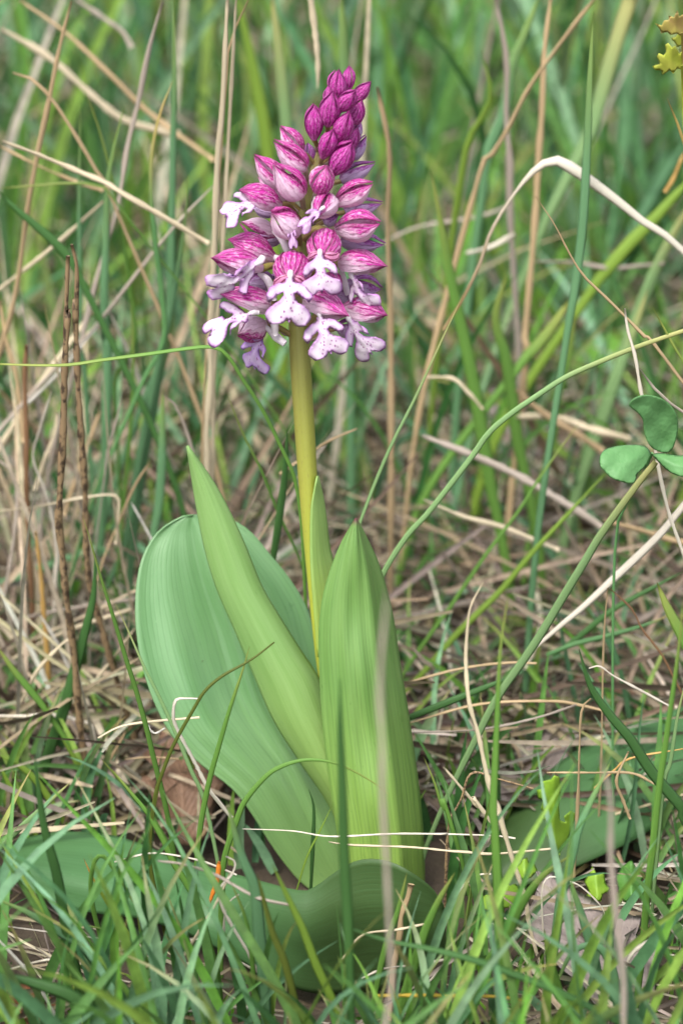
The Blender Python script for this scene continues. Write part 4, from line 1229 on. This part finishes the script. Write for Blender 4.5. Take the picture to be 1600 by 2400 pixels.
B('G 490,250 480,400 475,560', 8, -0.02, 'brown', 'short brown stalk right of the upright leaf foot')
B('G 0,880 100,770 250,745 400,715', 6, -0.075, 'pale', 'pale straw lying across the dark low leaf', lie=True)
B('G 95,970 200,925 350,905 490,880', 6, -0.085, 'white', 'white straw lying under the dark low leaf', lie=True)
B('G 400,980 470,900 560,810', 6, -0.08, 'white', 'short white straw slanting below the dark low leaf', lie=True)
B('G 500,760 530,880 560,1020 600,1190', 20, -0.11, 'light', 'light blade leaning left near the bottom centre')
B('G -20,860 30,960 100,1090 160,1220', 26, -0.12, 'blue', 'bluish blade entering at the bottom right of centre')
B('G 300,480 260,650 200,830 150,1060', 14, -0.09, 'mid', 'green blade before the dark low leaf, right of the greyish straw')
B('G 520,480 440,620 380,760 320,950 250,1170', 22, -0.1, 'mid', 'blade slanting left across the tip of the dark low leaf')
B('G 930,740 960,900 1000,1050 1030,1200', 22, -0.1, 'mid', 'upright blade before the large grey dead leaf')
# right side, upper part
B('H 100,2020 220,1830 330,1600 370,1470 440,1330 540,1180 640,1060 720,1000 800,985 900,1040 1000,1110 1150,1220 1350,1380 1620,1590', 26, 0.19, 'band', 'withered leaf blade bent over in a white band at upper right', wide=True, taper=[0.55, 0.6, 0.65, 0.75, 0.9, 1.05, 0.6, 0.25, 0.3, 0.3, 0.3, 0.25, 0.25])
B('H 770,-40 740,300 710,700 690,950 660,1350 630,1750 600,2091 ; S 610,250 580,500', 16, 0.42, 'tan', 'tall blurred tan stalk standing at upper right')
B('H 1030,-30 850,200 720,400 600,580 480,800 370,1000 330,1120', 14, 0.40, 'tan', 'blurred straw slanting across the tall tan stalk')
B('H 420,-40 470,350 490,700 500,1000 520,1340', 16, 0.5, 'grey', 'blurred greyish stalk left of the tall tan stalk')
B('H 1260,-60 1150,280 1060,600 1000,800 900,1000 780,1240 690,1440', 34, 0.6, 'light', 'very broad light blade slanting from the top at upper right', taper=[0.5, 0.7, 0.85, 0.95, 1, 1, 1])
B('H 1020,70 1000,400 980,900 950,1400 900,1800 850,2091', 20, 0.17, 'blue', 'upright bluish blade crossing before the white bent band')
B('H 700,-60 600,200 520,400 470,700 380,900 350,1100', 24, 0.55, 'blue', 'blurred bluish blade slanting at the top right of the spike')
B('H 330,300 390,600 ; H 260,850 200,1150 150,1500', 16, 0.5, 'yel', 'blurred yellow-green blade right of the spike')
B('H 1468,600 1530,750 1580,900 1640,1100', 9, 0.1, 'ytip', 'thin blade with yellow tip at the right edge below the lobed leaf')
B('H 1640,1060 1400,1330 1250,1480 1130,1620 1020,1760', 28, 0.5, 'yel', 'broad yellow-green blurred blade slanting from the right edge')
B('H 1640,1200 1500,1450 1400,1650 1280,1950 1200,2150', 28, 0.5, 'light', 'broad light blurred blade below the yellow-green slanting one')
B('H 1568,930 1510,1080 1450,1180', 9, 0.4, 'gold', 'short golden straw at the right edge above the white band', lie=True)
B('H 240,1550 370,1520 540,1450', 12, 0.5, 'white', 'short blurred white straw right of the flowers', lie=True)
B('H 660,1600 900,1610 1130,1640 1440,1610', 9, 0.5, 'grey', 'blurred grey straw lying level at upper right', lie=True)
B('H 1540,300 1600,420 1640,800', 8, 0.5, 'tan', 'blurred straw at the right edge behind the yellow lobed leaf')
# behind the spike
B('V 540,-30 565,80 590,200 612,330 625,480', 30, 0.75, 'yel', 'broad bright blurred blade at the top left of the spike')
B('V 622,-30 640,120 655,260 660,380', 27, 0.6, 'light', 'light blurred blade behind the upper left of the spike')
B('V 783,-30 788,80 792,200 795,330', 26, 0.5, 'blue', 'bluish blurred blade rising above the spike tip')
B('V 733,205 728,130 718,50 712,-30', 15, 0.35, 'pale', 'drooping straw tip hanging left of the spike tip', lie=True, taper=[1, 1, 1, 1, 0.9, 0.7, 0.1])
B('V 868,198 885,350 893,520 900,700 900,860', 16, 0.34, 'tan', 'tan blurred straw standing right behind the spike', taper=[1, 1, 1, 1, 1, 0.9, 0.4])
B('V 870,560 960,520 1090,500 1180,470', 8, 0.6, 'grey', 'thin blurred straw lying level right of the flowers', lie=True)
B('V 820,985 760,1010 700,1050 640,1090', 7, 0.1, 'tan', 'straw slanting left behind the flowering stem', lie=True)
B('V 660,980 655,1080 640,1200 625,1300', 17, 0.08, 'dark', 'dark blade standing between rounded leaf and flowering stem')
B('V 520,900 560,1000 600,1080 640,1180 690,1290', 7, 0.09, 'mid', 'thin green blade sloping behind the rounded leaf to the stem', lie=False)


# ------------------------------------------------------------------ leaves traced on their own outline
def flat_leaf(name, spec, Y, mat, parent=None, tilt=(0.0, 0.0), bulge=0.0, step=4.0, thick=0.0005, sm=3, loc=None, fold=0.0):
    """thin leaf with its own outline; tilt = depth change (m per px) to the right / downwards"""
    o = path(spec)
    if sm:
        o = smooth_outline(o, sm)
    pts, tris, d = fill_outline(o, step)
    cx = sum(p[0] for p in o) / len(o); cy = sum(p[1] for p in o) / len(o)
    dm = max(d)
    def shape(x, y, dd):
        yy = Y + tilt[0] * (x - cx) + tilt[1] * (y - cy) - bulge * (dd / dm) + fold * abs(x - cx) + 0.0006 * math.sin(x * 0.09) * math.sin(y * 0.08)
        return P(x, y, yy), CAM_B
    v, f, dd, _, _ = puffed(pts, tris, d, shape, thick, step * 1.2)
    x0 = min(p[0] for p in o); x1 = max(p[0] for p in o); y0 = min(p[1] for p in o); y1 = max(p[1] for p in o)
    px, py = proj([tuple(q) for q in v])
    uv = np.stack([(px - x0) / (x1 - x0), (py - y0) / (y1 - y0)], 1)
    return mk(name, v, f, mat, parent, loc or P(cx, cy, Y), uv)

def stalk(name, pts, w, mat, parent=None):
    v, f, uv = tube(pts, [mm(w) / 2] * 3, 6, 1.0, 14)
    return mk(name, v, f, mat, parent, pts[0], uv)

# clover on the right
cl_base = Vector((P(1500, 1400, 0.03).x, 0.035, 0.0))
clover = tag(empty('clover', cl_base), 'clover with three rounded green leaflets above the diagonal grass blade', 'clover')
flat_leaf('leaflet', 'S 1235,655 1262,612 1320,590 1400,597 1480,640 1528,715 1536,800 1512,900 1470,945 1392,925 1350,880 1326,800 1322,750 1290,700', 0.012, MAT['clover'], clover, (0.00007, 0.00003), -0.002)
flat_leaf('leaflet', 'S 1370,950 1330,902 1230,895 1105,915 1060,960 1058,1020 1088,1062 1130,1100 1200,1125 1270,1130 1290,1072 1350,1015', 0.012, MAT['clover'], clover, (0.00005, -0.00012), 0.002)
flat_leaf('leaflet', 'S 1380,955 1440,945 1530,960 1600,960 1640,1000 1640,1080 1560,1092 1480,1060 1420,1005', 0.012, MAT['clover'], clover, (-0.00004, -0.0001), 0.002)
stalk('stalk', [P(1527, 1062, 0.012), P(1490, 1150, 0.02), P(1440, 1290, 0.035), Vector((cl_base.x - 0.005, 0.035, 0))], 7, MAT['clover'], clover)

def lobed(spec, Y, mat, label, root, tilt=(0, 0), bulge=0.0, step=4.5):
    pts = path(root)
    a = P(*pts[0], Y)
    gy = min(Y + 0.01, ground_y(*pts[-1]))
    g = P(pts[-1][0], pts[-1][1], gy); g.z = min(g.z, 0.0)
    e = tag(empty('lobed_leaf', (g.x, g.y, 0)), label, 'leaf', 'small lobed leaves near the orchid')
    flat_leaf('leaf_blade', spec, Y, mat, e, tilt, 0.0, step, thick=0.0003, sm=0, fold=0.00012)
    stalk('leaf_stalk', [a, a.lerp(g, 0.5) + Vector((0, 0, 0.002)), g], 6, mat, e)

lobed('G 895,100 925,95 918,62 960,52 975,33 1000,40 1006,100 998,180 1002,240 1026,250 1020,222 1052,195 1078,212 1058,270 1040,330 1010,372 1000,402 972,380 945,320 928,280 945,262 926,232 945,218 915,190 922,150 900,140', -0.012, MAT['herb'], 'bright yellow-green lobed leaf standing upright on the right of the orchid', 'G 998,395 985,470 965,600', (0.00006, 0.00002), 0.002)
lobed('G 630,600 668,578 690,585 700,540 740,505 770,540 800,530 835,588 812,612 795,640 740,645 720,668 680,672 662,650 635,650', -0.02, MAT['herb'], 'bright lobed leaf half hidden behind the thick vertical grass blade', 'G 740,640 735,700 740,760', (0.00003, -0.00015), 0.002)
lobed('G 775,450 800,460 830,420 852,410 862,440 885,440 900,470 870,505 830,512 800,495', -0.01, MAT['herb'], 'small bright lobed leaflet just above the half hidden one', 'G 840,505 830,570 820,640', (0.0, -0.0001), 0.001)
lobed('G 1118,600 1132,560 1112,520 1150,450 1172,490 1205,480 1212,530 1240,560 1200,580 1190,615 1150,600', -0.02, MAT['herb'], 'bright lobed leaf between two bluish blades at lower right', 'G 1160,600 1150,680 1140,740', (0.0, -0.0001), 0.001)
lobed('G 1255,500 1290,450 1330,420 1360,470 1400,480 1370,530 1390,600 1330,590 1300,620 1270,570', -0.015, MAT['herb_dark'], 'mid green lobed leaf beneath the low broad leaf at right', 'G 1330,590 1320,680 1300,760', (0.0, -0.0001), 0.001)
lobed('G 1435,920 1450,860 1490,870 1500,815 1545,800 1600,820 1640,900 1590,930 1600,990 1560,960 1545,1010 1500,985 1490,940', -0.03, MAT['herb_dark'], 'green hand-shaped lobed leaf at the lower right edge', 'G 1560,970 1570,1060 1560,1150', (0.0, -0.0001), 0.001)
lobed('G 1440,600 1490,590 1540,560 1600,545 1650,600 1600,640 1540,660 1550,690 1490,660 1450,640', -0.015, MAT['herb_dark'], 'green lobed leaf at the right edge above the hand-shaped one', 'G 1540,650 1550,740 1540,820', (0.0, -0.0001), 0.001)
lobed('H 1375,405 1425,392 1405,345 1418,325 1448,338 1462,318 1455,275 1475,262 1500,290 1520,280 1545,330 1560,310 1600,330 1585,365 1610,400 1570,400 1575,430 1530,420 1505,452 1485,430 1440,460 1432,432 1395,430', 0.09, MAT['herb_yellow'], 'yellow-green lobed young leaf at the upper right edge', 'H 1560,400 1760,900 1900,1700', (0.0, 0.00005), 0.002)
lobed('H 1392,140 1435,155 1450,125 1480,120 1478,95 1510,105 1532,62 1545,100 1570,85 1590,120 1630,120 1610,165 1640,200 1580,195 1560,225 1525,205 1490,215 1470,195 1430,205 1425,180', 0.092, MAT['herb_red'], 'reddish young leaf tip above the yellow one at the upper right', 'H 1560,200 1770,900 1920,1700', (0.0, 0.00005), 0.002)
lobed('H 1490,235 1520,225 1540,200 1570,210 1610,190 1640,240 1610,260 1600,290 1560,275 1530,290 1515,260', 0.096, MAT['herb_yellow'], 'small yellowish leaf between the two others at the upper right edge', 'H 1600,250 1790,900 1930,1700', (0.0, 0.00005), 0.002)

# dead leaves lying on the soil
def dead_leaf(px, py, length, width, rot, mat, label, tiltx=0.0, tilty=0.2, z=0.008, lobes=4, seed=0):
    rs = random.Random(seed)
    half = []
    for i in range(25):
        t = i / 24
        w = math.sin(math.pi * t ** 0.8) ** 0.7
        w *= 1 + 0.16 * math.sin(t * lobes * 2 * math.pi) + rs.uniform(-0.06, 0.06)
        half.append((max(0.004, w * width / 2), (t - 0.5) * length))
    o = half + [(-x * rs.uniform(0.88, 1.08), y) for x, y in reversed(half)]
    pts, tris, d = fill_outline(o, length / 18)
    c = G0(px, py, z)
    M = Matrix.Rotation(rot, 3, 'Z') @ Matrix.Rotation(tiltx, 3, 'X') @ Matrix.Rotation(tilty, 3, 'Y')
    ph = rs.uniform(0, 6)
    def shape(x, y, dd):
        zz = 0.25 * abs(x) + 0.05 * length * math.sin(y / length * 7 + ph) + 0.025 * length * math.sin(x / width * 9 + y / length * 11 + ph)
        return c + M @ Vector((x, y, zz)), M @ Vector((0, 0, 1))
    v, f, dd, fr, bk = puffed(pts, tris, d, shape, 0.0005, length / 18)
    uv = [None] * len(v)
    for (x, y), a, b in zip(pts, fr, bk):
        uv[a] = uv[b] = (x / width + 0.5, y / length + 0.5)
    low = min(q.z for q in v)
    v = [q + Vector((0, 0, max(0, 0.001 - low))) for q in v]
    return tag(mk('dead_leaf', v, f, mat, None, c, uv), label, 'dead leaf', 'dead leaves on the ground')

dead_leaf(1175, 1885, 0.052, 0.03, 1.9, MAT['oak_grey'], 'grey-brown curled dead leaf right of the upright orchid leaf', 0.35, 0.1, 0.012, 4, 1)
dead_leaf(1370, 2250, 0.075, 0.042, 0.35, MAT['oak_grey'], 'large grey dead leaf lying behind the grasses at lower right', 0.2, 0.1, 0.006, 4, 2)
dead_leaf(1230, 1060, 0.085, 0.045, 0.4, MAT['oak_grey'], 'blurred pale dead leaf on the ground far behind on the right', 0.45, 0.0, 0.02, 3, 3)
dead_leaf(420, 1850, 0.055, 0.03, 0.2, MAT['oak_brown'], 'brown dead leaf beneath the big left orchid leaf', 0.5, 0.2, 0.014, 3, 4)
dead_leaf(1030, 1760, 0.06, 0.04, 0.6, MAT['oak_dark'], 'dark red-brown dead leaf in the shade by the upright leaf', 0.4, 0.2, 0.014, 3, 5)
dead_leaf(1500, 1650, 0.06, 0.03, 1.4, MAT['oak_brown'], 'reddish dead leaf behind the low broad leaf at right', 0.3, 0.1, 0.012, 3, 6)
dead_leaf(1265, 1790, 0.055, 0.028, -0.8, MAT['oak_grey'], 'pale dead leaf tucked behind the lobed leaf and low broad leaf', 0.3, -0.2, 0.012, 4, 7)
dead_leaf(985, 470, 0.09, 0.05, 0.9, MAT['oak_grey'], 'blurred grey dead leaf among grass right of the flower spike', 0.6, 0.0, 0.03, 3, 8)
dead_leaf(75, 2375, 0.03, 0.02, 0.9, MAT['rust'], 'rusty crumbling dead leaf in the lower left corner', 0.5, 0.1, 0.014, 3, 9)
dead_leaf(1420, 1200, 0.07, 0.035, 2.2, MAT['oak_brown'], 'blurred brown dead leaf below the clover', 0.3, 0.0, 0.01, 3, 10)

# ------------------------------------------------------------------ grass and litter nobody could count
ORCHID_ZONE = [[(440, 130), (920, 130), (940, 860), (430, 860)], [(640, 840), (770, 840), (830, 1300), (690, 1300)],
               [(20, 1960), (250, 1940), (420, 1990), (700, 2070), (870, 2000), (1050, 2110), (1040, 2270), (850, 2360), (680, 2340), (500, 2200), (200, 2140), (20, 2060)],
               [(1200, 1880), (1330, 1760), (1620, 1640), (1620, 1900), (1400, 2010), (1150, 2080)],
               [(300, 1180), (420, 1030), (480, 1040), (760, 1400), (780, 1200), (870, 1200), (1010, 1700), (1030, 2080), (650, 2090), (500, 1900), (380, 1740)]]

def mass(name, n, xr, yr, hr, wr, lean, curve, palette, label, cat, seed, lying=False, seg=7, keep=None, zr=(0, 0), front=0.02, head=None, over=0.0):
    g = np.random.default_rng(seed)
    n = int(n * (1.5 if xr is None else 1))
    y = g.uniform(*yr, n)
    halfw = 0.22 + 0.31 * np.clip(y + 0.25, 0, 9)
    x = g.uniform(-1, 1, n) * halfw + 0.0
    if xr is not None:
        x = g.uniform(*xr, n)
    az = g.uniform(0, 2 * math.pi, n)
    h = g.uniform(*hr, n)
    if head is not None:
        h *= head(y)
    w = g.uniform(*wr, n)
    a0 = g.uniform(*lean, n)
    c = g.uniform(*curve, n)
    z0 = g.uniform(*zr, n) - (0.003 if not lying else 0)
    s = np.linspace(0, 1, seg)
    ang = a0[:, None] + c[:, None] * s[None, :] ** 1.5
    step = h[:, None] / (seg - 1)
    dx = np.sin(ang) * step; dz = np.cos(ang) * step
    hx = np.concatenate([np.zeros((n, 1)), np.cumsum(dx[:, :-1], 1)], 1)
    hz = np.concatenate([np.zeros((n, 1)), np.cumsum(dz[:, :-1], 1)], 1)
    wig = g.normal(0, 0.02, (n, 1)) * np.sin(s * 5 + g.uniform(0, 6, (n, 1))) * h[:, None]
    ca, sa = np.cos(az)[:, None], np.sin(az)[:, None]
    X = x[:, None] + hx * ca - wig * sa
    Y = y[:, None] + hx * sa + wig * ca
    Z = np.maximum(z0[:, None] + hz, -0.002)
    ctr = np.stack([X, Y, Z], 2)
    # grass that would stand in the orchid or before it is left out
    px, py = proj(ctr.reshape(-1, 3))
    px = px.reshape(n, seg); py = py.reshape(n, seg)
    near = Y < front
    hit = np.zeros((n, seg), bool)
    spare = (g.random(n) < over)[:, None] & (Y < -0.088)
    for zi, poly in enumerate(ORCHID_ZONE):
        q = np.asarray(poly)
        inside = np.zeros((n, seg), bool)
        j = len(q) - 1
        for i in range(len(q)):
            cond = ((q[i, 1] > py) != (q[j, 1] > py)) & (px < (q[j, 0] - q[i, 0]) * (py - q[i, 1]) / (q[j, 1] - q[i, 1] + 1e-9) + q[i, 0])
            inside ^= cond
            j = i
        hit |= inside & near & (~spare if zi in (2, 3) else True)
    ok = ~hit.any(1)
    ok &= ~((px > 560) & (px < 1040) & (py > 1960) & (Y < 0.0) & (Y > -0.085) & (Z > 0.004)).any(1) if not lying else True
    if keep is not None:
        ok &= keep(x, y, px, py, g)
    ctr = ctr[ok]; w = w[ok]; n = int(ok.sum())
    tang = np.gradient(ctr, axis=1)
    tang /= np.linalg.norm(tang, axis=2, keepdims=True) + 1e-9
    rnd = g.normal(0, 1, (n, 1, 3)) * 0.5 + np.array(CAM_B)[None, None, :]
    side = np.cross(tang, rnd)
    side /= np.linalg.norm(side, axis=2, keepdims=True) + 1e-9
    nrm = np.cross(side, tang)
    prof_ = np.interp(s, [0, 0.3, 0.7, 1], [0.8, 1.0, 0.75, 0.04]) if not lying else np.interp(s, [0, 0.1, 0.9, 1], [0.6, 1, 0.9, 0.4])
    hw = (w[:, None] * prof_[None, :] / 2)[..., None]
    A_ = ctr - side * hw + nrm * hw * 0.25
    M_ = ctr - nrm * hw * 0.25
    B_ = ctr + side * hw + nrm * hw * 0.25
    V = np.stack([A_, M_, B_], 2).reshape(-1, 3)
    base = (np.arange(n) * seg * 3)[:, None, None]
    k = np.arange(seg - 1)[None, :, None] * 3
    q1 = np.stack([base + k + 0, base + k + 1, base + k + 4, base + k + 3], 3).reshape(-1, 4)
    q2 = np.stack([base + k + 1, base + k + 2, base + k + 5, base + k + 4], 3).reshape(-1, 4)
    F = np.concatenate([q1, q2])
    me = bpy.data.meshes.new(name)
    me.vertices.add(len(V)); me.vertices.foreach_set('co', V.astype(np.float32).ravel())
    me.loops.add(F.size); me.loops.foreach_set('vertex_index', F.astype(np.int32).ravel())
    me.polygons.add(len(F)); me.polygons.foreach_set('loop_start', np.arange(0, F.size, 4, dtype=np.int32))
    me.update(calc_edges=True)
    pal = np.asarray([p[1] for p in palette]); wt = np.asarray([p[0] for p in palette], float); wt /= wt.sum()
    ci = g.choice(len(pal), n, p=wt)
    colr = pal[ci] * g.uniform(0.75, 1.25, (n, 1)) * g.uniform(0.92, 1.08, (n, 3))
    full = np.repeat(colr, seg * 3, 0)
    if not lying:                              # blades dry out towards the tip now and then
        dry = (g.random(n) < 0.25)[:, None] * (np.repeat(s, 3)[None, :] ** 4)
        f = dry.reshape(-1, 1) * 0.8
        full = full * (1 - f) + np.array([[0.4, 0.28, 0.12]]) * f
    at = me.attributes.new('tint', 'FLOAT_COLOR', 'POINT')
    at.data.foreach_set('color', np.concatenate([np.clip(full, 0, 1), np.ones((len(full), 1))], 1).astype(np.float32).ravel())
    me.shade_smooth()
    me.materials.append(MAT['mass'])
    o = bpy.data.objects.new(name, me)
    COL.objects.link(o)
    return tag(o, label, cat, None, 'stuff')

GR = [(4, (0.1, 0.225, 0.055)), (3, (0.105, 0.24, 0.11)), (2, (0.2, 0.33, 0.06)), (2, (0.045, 0.125, 0.035)), (1, (0.15, 0.33, 0.05)), (2, (0.19, 0.34, 0.19))]
ST = [(3, (0.48, 0.405, 0.29)), (3, (0.36, 0.28, 0.19)), (3, (0.34, 0.295, 0.25)), (1.5, (0.62, 0.57, 0.47)), (2, (0.15, 0.105, 0.07))]
ST2 = [(3, (0.4, 0.335, 0.235)), (3, (0.28, 0.22, 0.145)), (3, (0.25, 0.215, 0.175)), (1, (0.58, 0.52, 0.42)), (3, (0.11, 0.08, 0.055))]
mass('tall_grass', 2300, None, (0.5, 2.5), (0.12, 0.36), (0.0035, 0.008), (0, 0.35), (0.1, 1.1), GR, 'blurred tall green grass filling the meadow behind the orchid', 'grass', 1, seg=9)
mass('meadow_grass', 520, None, (0.25, 0.55), (0.06, 0.19), (0.0022, 0.005), (0, 0.5), (0.1, 1.3), GR, 'green grass growing through the straw behind the orchid', 'grass', 2, seg=8)
mass('low_grass', 450, None, (0.06, 0.28), (0.03, 0.09), (0.0016, 0.004), (0.1, 0.7), (0.2, 1.5), GR, 'low green grass among the straw just behind the orchid', 'grass', 12, seg=8)
mass('short_grass', 620, None, (-0.2, 0.06), (0.045, 0.15), (0.002, 0.0048), (0, 0.5), (0.1, 1.2), GR, 'short green grass around the foot of the orchid', 'grass', 3, seg=10, over=0.9, head=lambda y: np.where(y > -0.06, 0.55, 1.0))
mass('leaning_straw', 520, None, (0.3, 2.3), (0.12, 0.36), (0.002, 0.0055), (0.15, 1.35), (-0.2, 0.4), ST, 'blurred leaning dry straw behind the orchid', 'straw', 4, seg=6)
mass('left_straw', 130, (-0.24, -0.06), (0.06, 0.3), (0.06, 0.2), (0.0012, 0.0028), (0.05, 0.9), (-0.2, 0.4), ST, 'upright dry straw left of the orchid', 'straw', 14, seg=7)
mass('straw_litter', 3200, None, (0.0, 0.75), (0.03, 0.16), (0.0009, 0.003), (1.0, 1.66), (-0.25, 0.25), ST2, 'matted dry straw litter covering the ground', 'straw', 5, lying=True, seg=6, zr=(0.001, 0.022), front=0.03)
mass('front_litter', 600, None, (-0.2, 0.02), (0.03, 0.12), (0.0006, 0.002), (1.2, 1.66), (-0.25, 0.25), ST2, 'loose dry straw litter on the ground before the orchid', 'straw', 7, lying=True, seg=6, zr=(0.001, 0.014), front=0.03)
mass('far_litter', 2500, None, (0.7, 2.4), (0.06, 0.2), (0.0015, 0.005), (1.1, 1.66), (-0.25, 0.25), ST, 'far straw litter between the grass', 'straw', 6, lying=True, seg=5, zr=(0.001, 0.05))
mass('fine_moss', 1500, None, (-0.26, -0.02), (0.006, 0.016), (0.001, 0.0022), (0, 0.9), (0.2, 1.2), [(2, (0.1, 0.24, 0.02)), (1, (0.05, 0.15, 0.02))], 'fine bright moss on the ground in front', 'moss', 8, seg=4)
mass('herb_leaves', 260, None, (0.42, 1.7), (0.03, 0.07), (0.008, 0.016), (0.2, 1.2), (0.1, 0.9), [(2, (0.16, 0.36, 0.05)), (1, (0.22, 0.4, 0.07)), (1, (0.1, 0.27, 0.06))], 'blurred broad bright herb leaves low among the far grass', 'herb', 15, seg=7, zr=(0.0, 0.08))
mass('front_tuft', 60, (-0.1, -0.015), (-0.135, -0.09), (0.05, 0.115), (0.0016, 0.004), (0, 0.35), (0.1, 1.0), GR, 'tuft of green grass before the middle of the low leaf', 'grass', 16, seg=10, over=1.0)
mass('front_tuft', 60, (0.0, 0.06), (-0.15, -0.1), (0.04, 0.085), (0.0016, 0.004), (0, 0.4), (0.1, 1.0), GR, 'tuft of green grass before the dark part of the low leaf', 'grass', 17, seg=10, over=1.0)
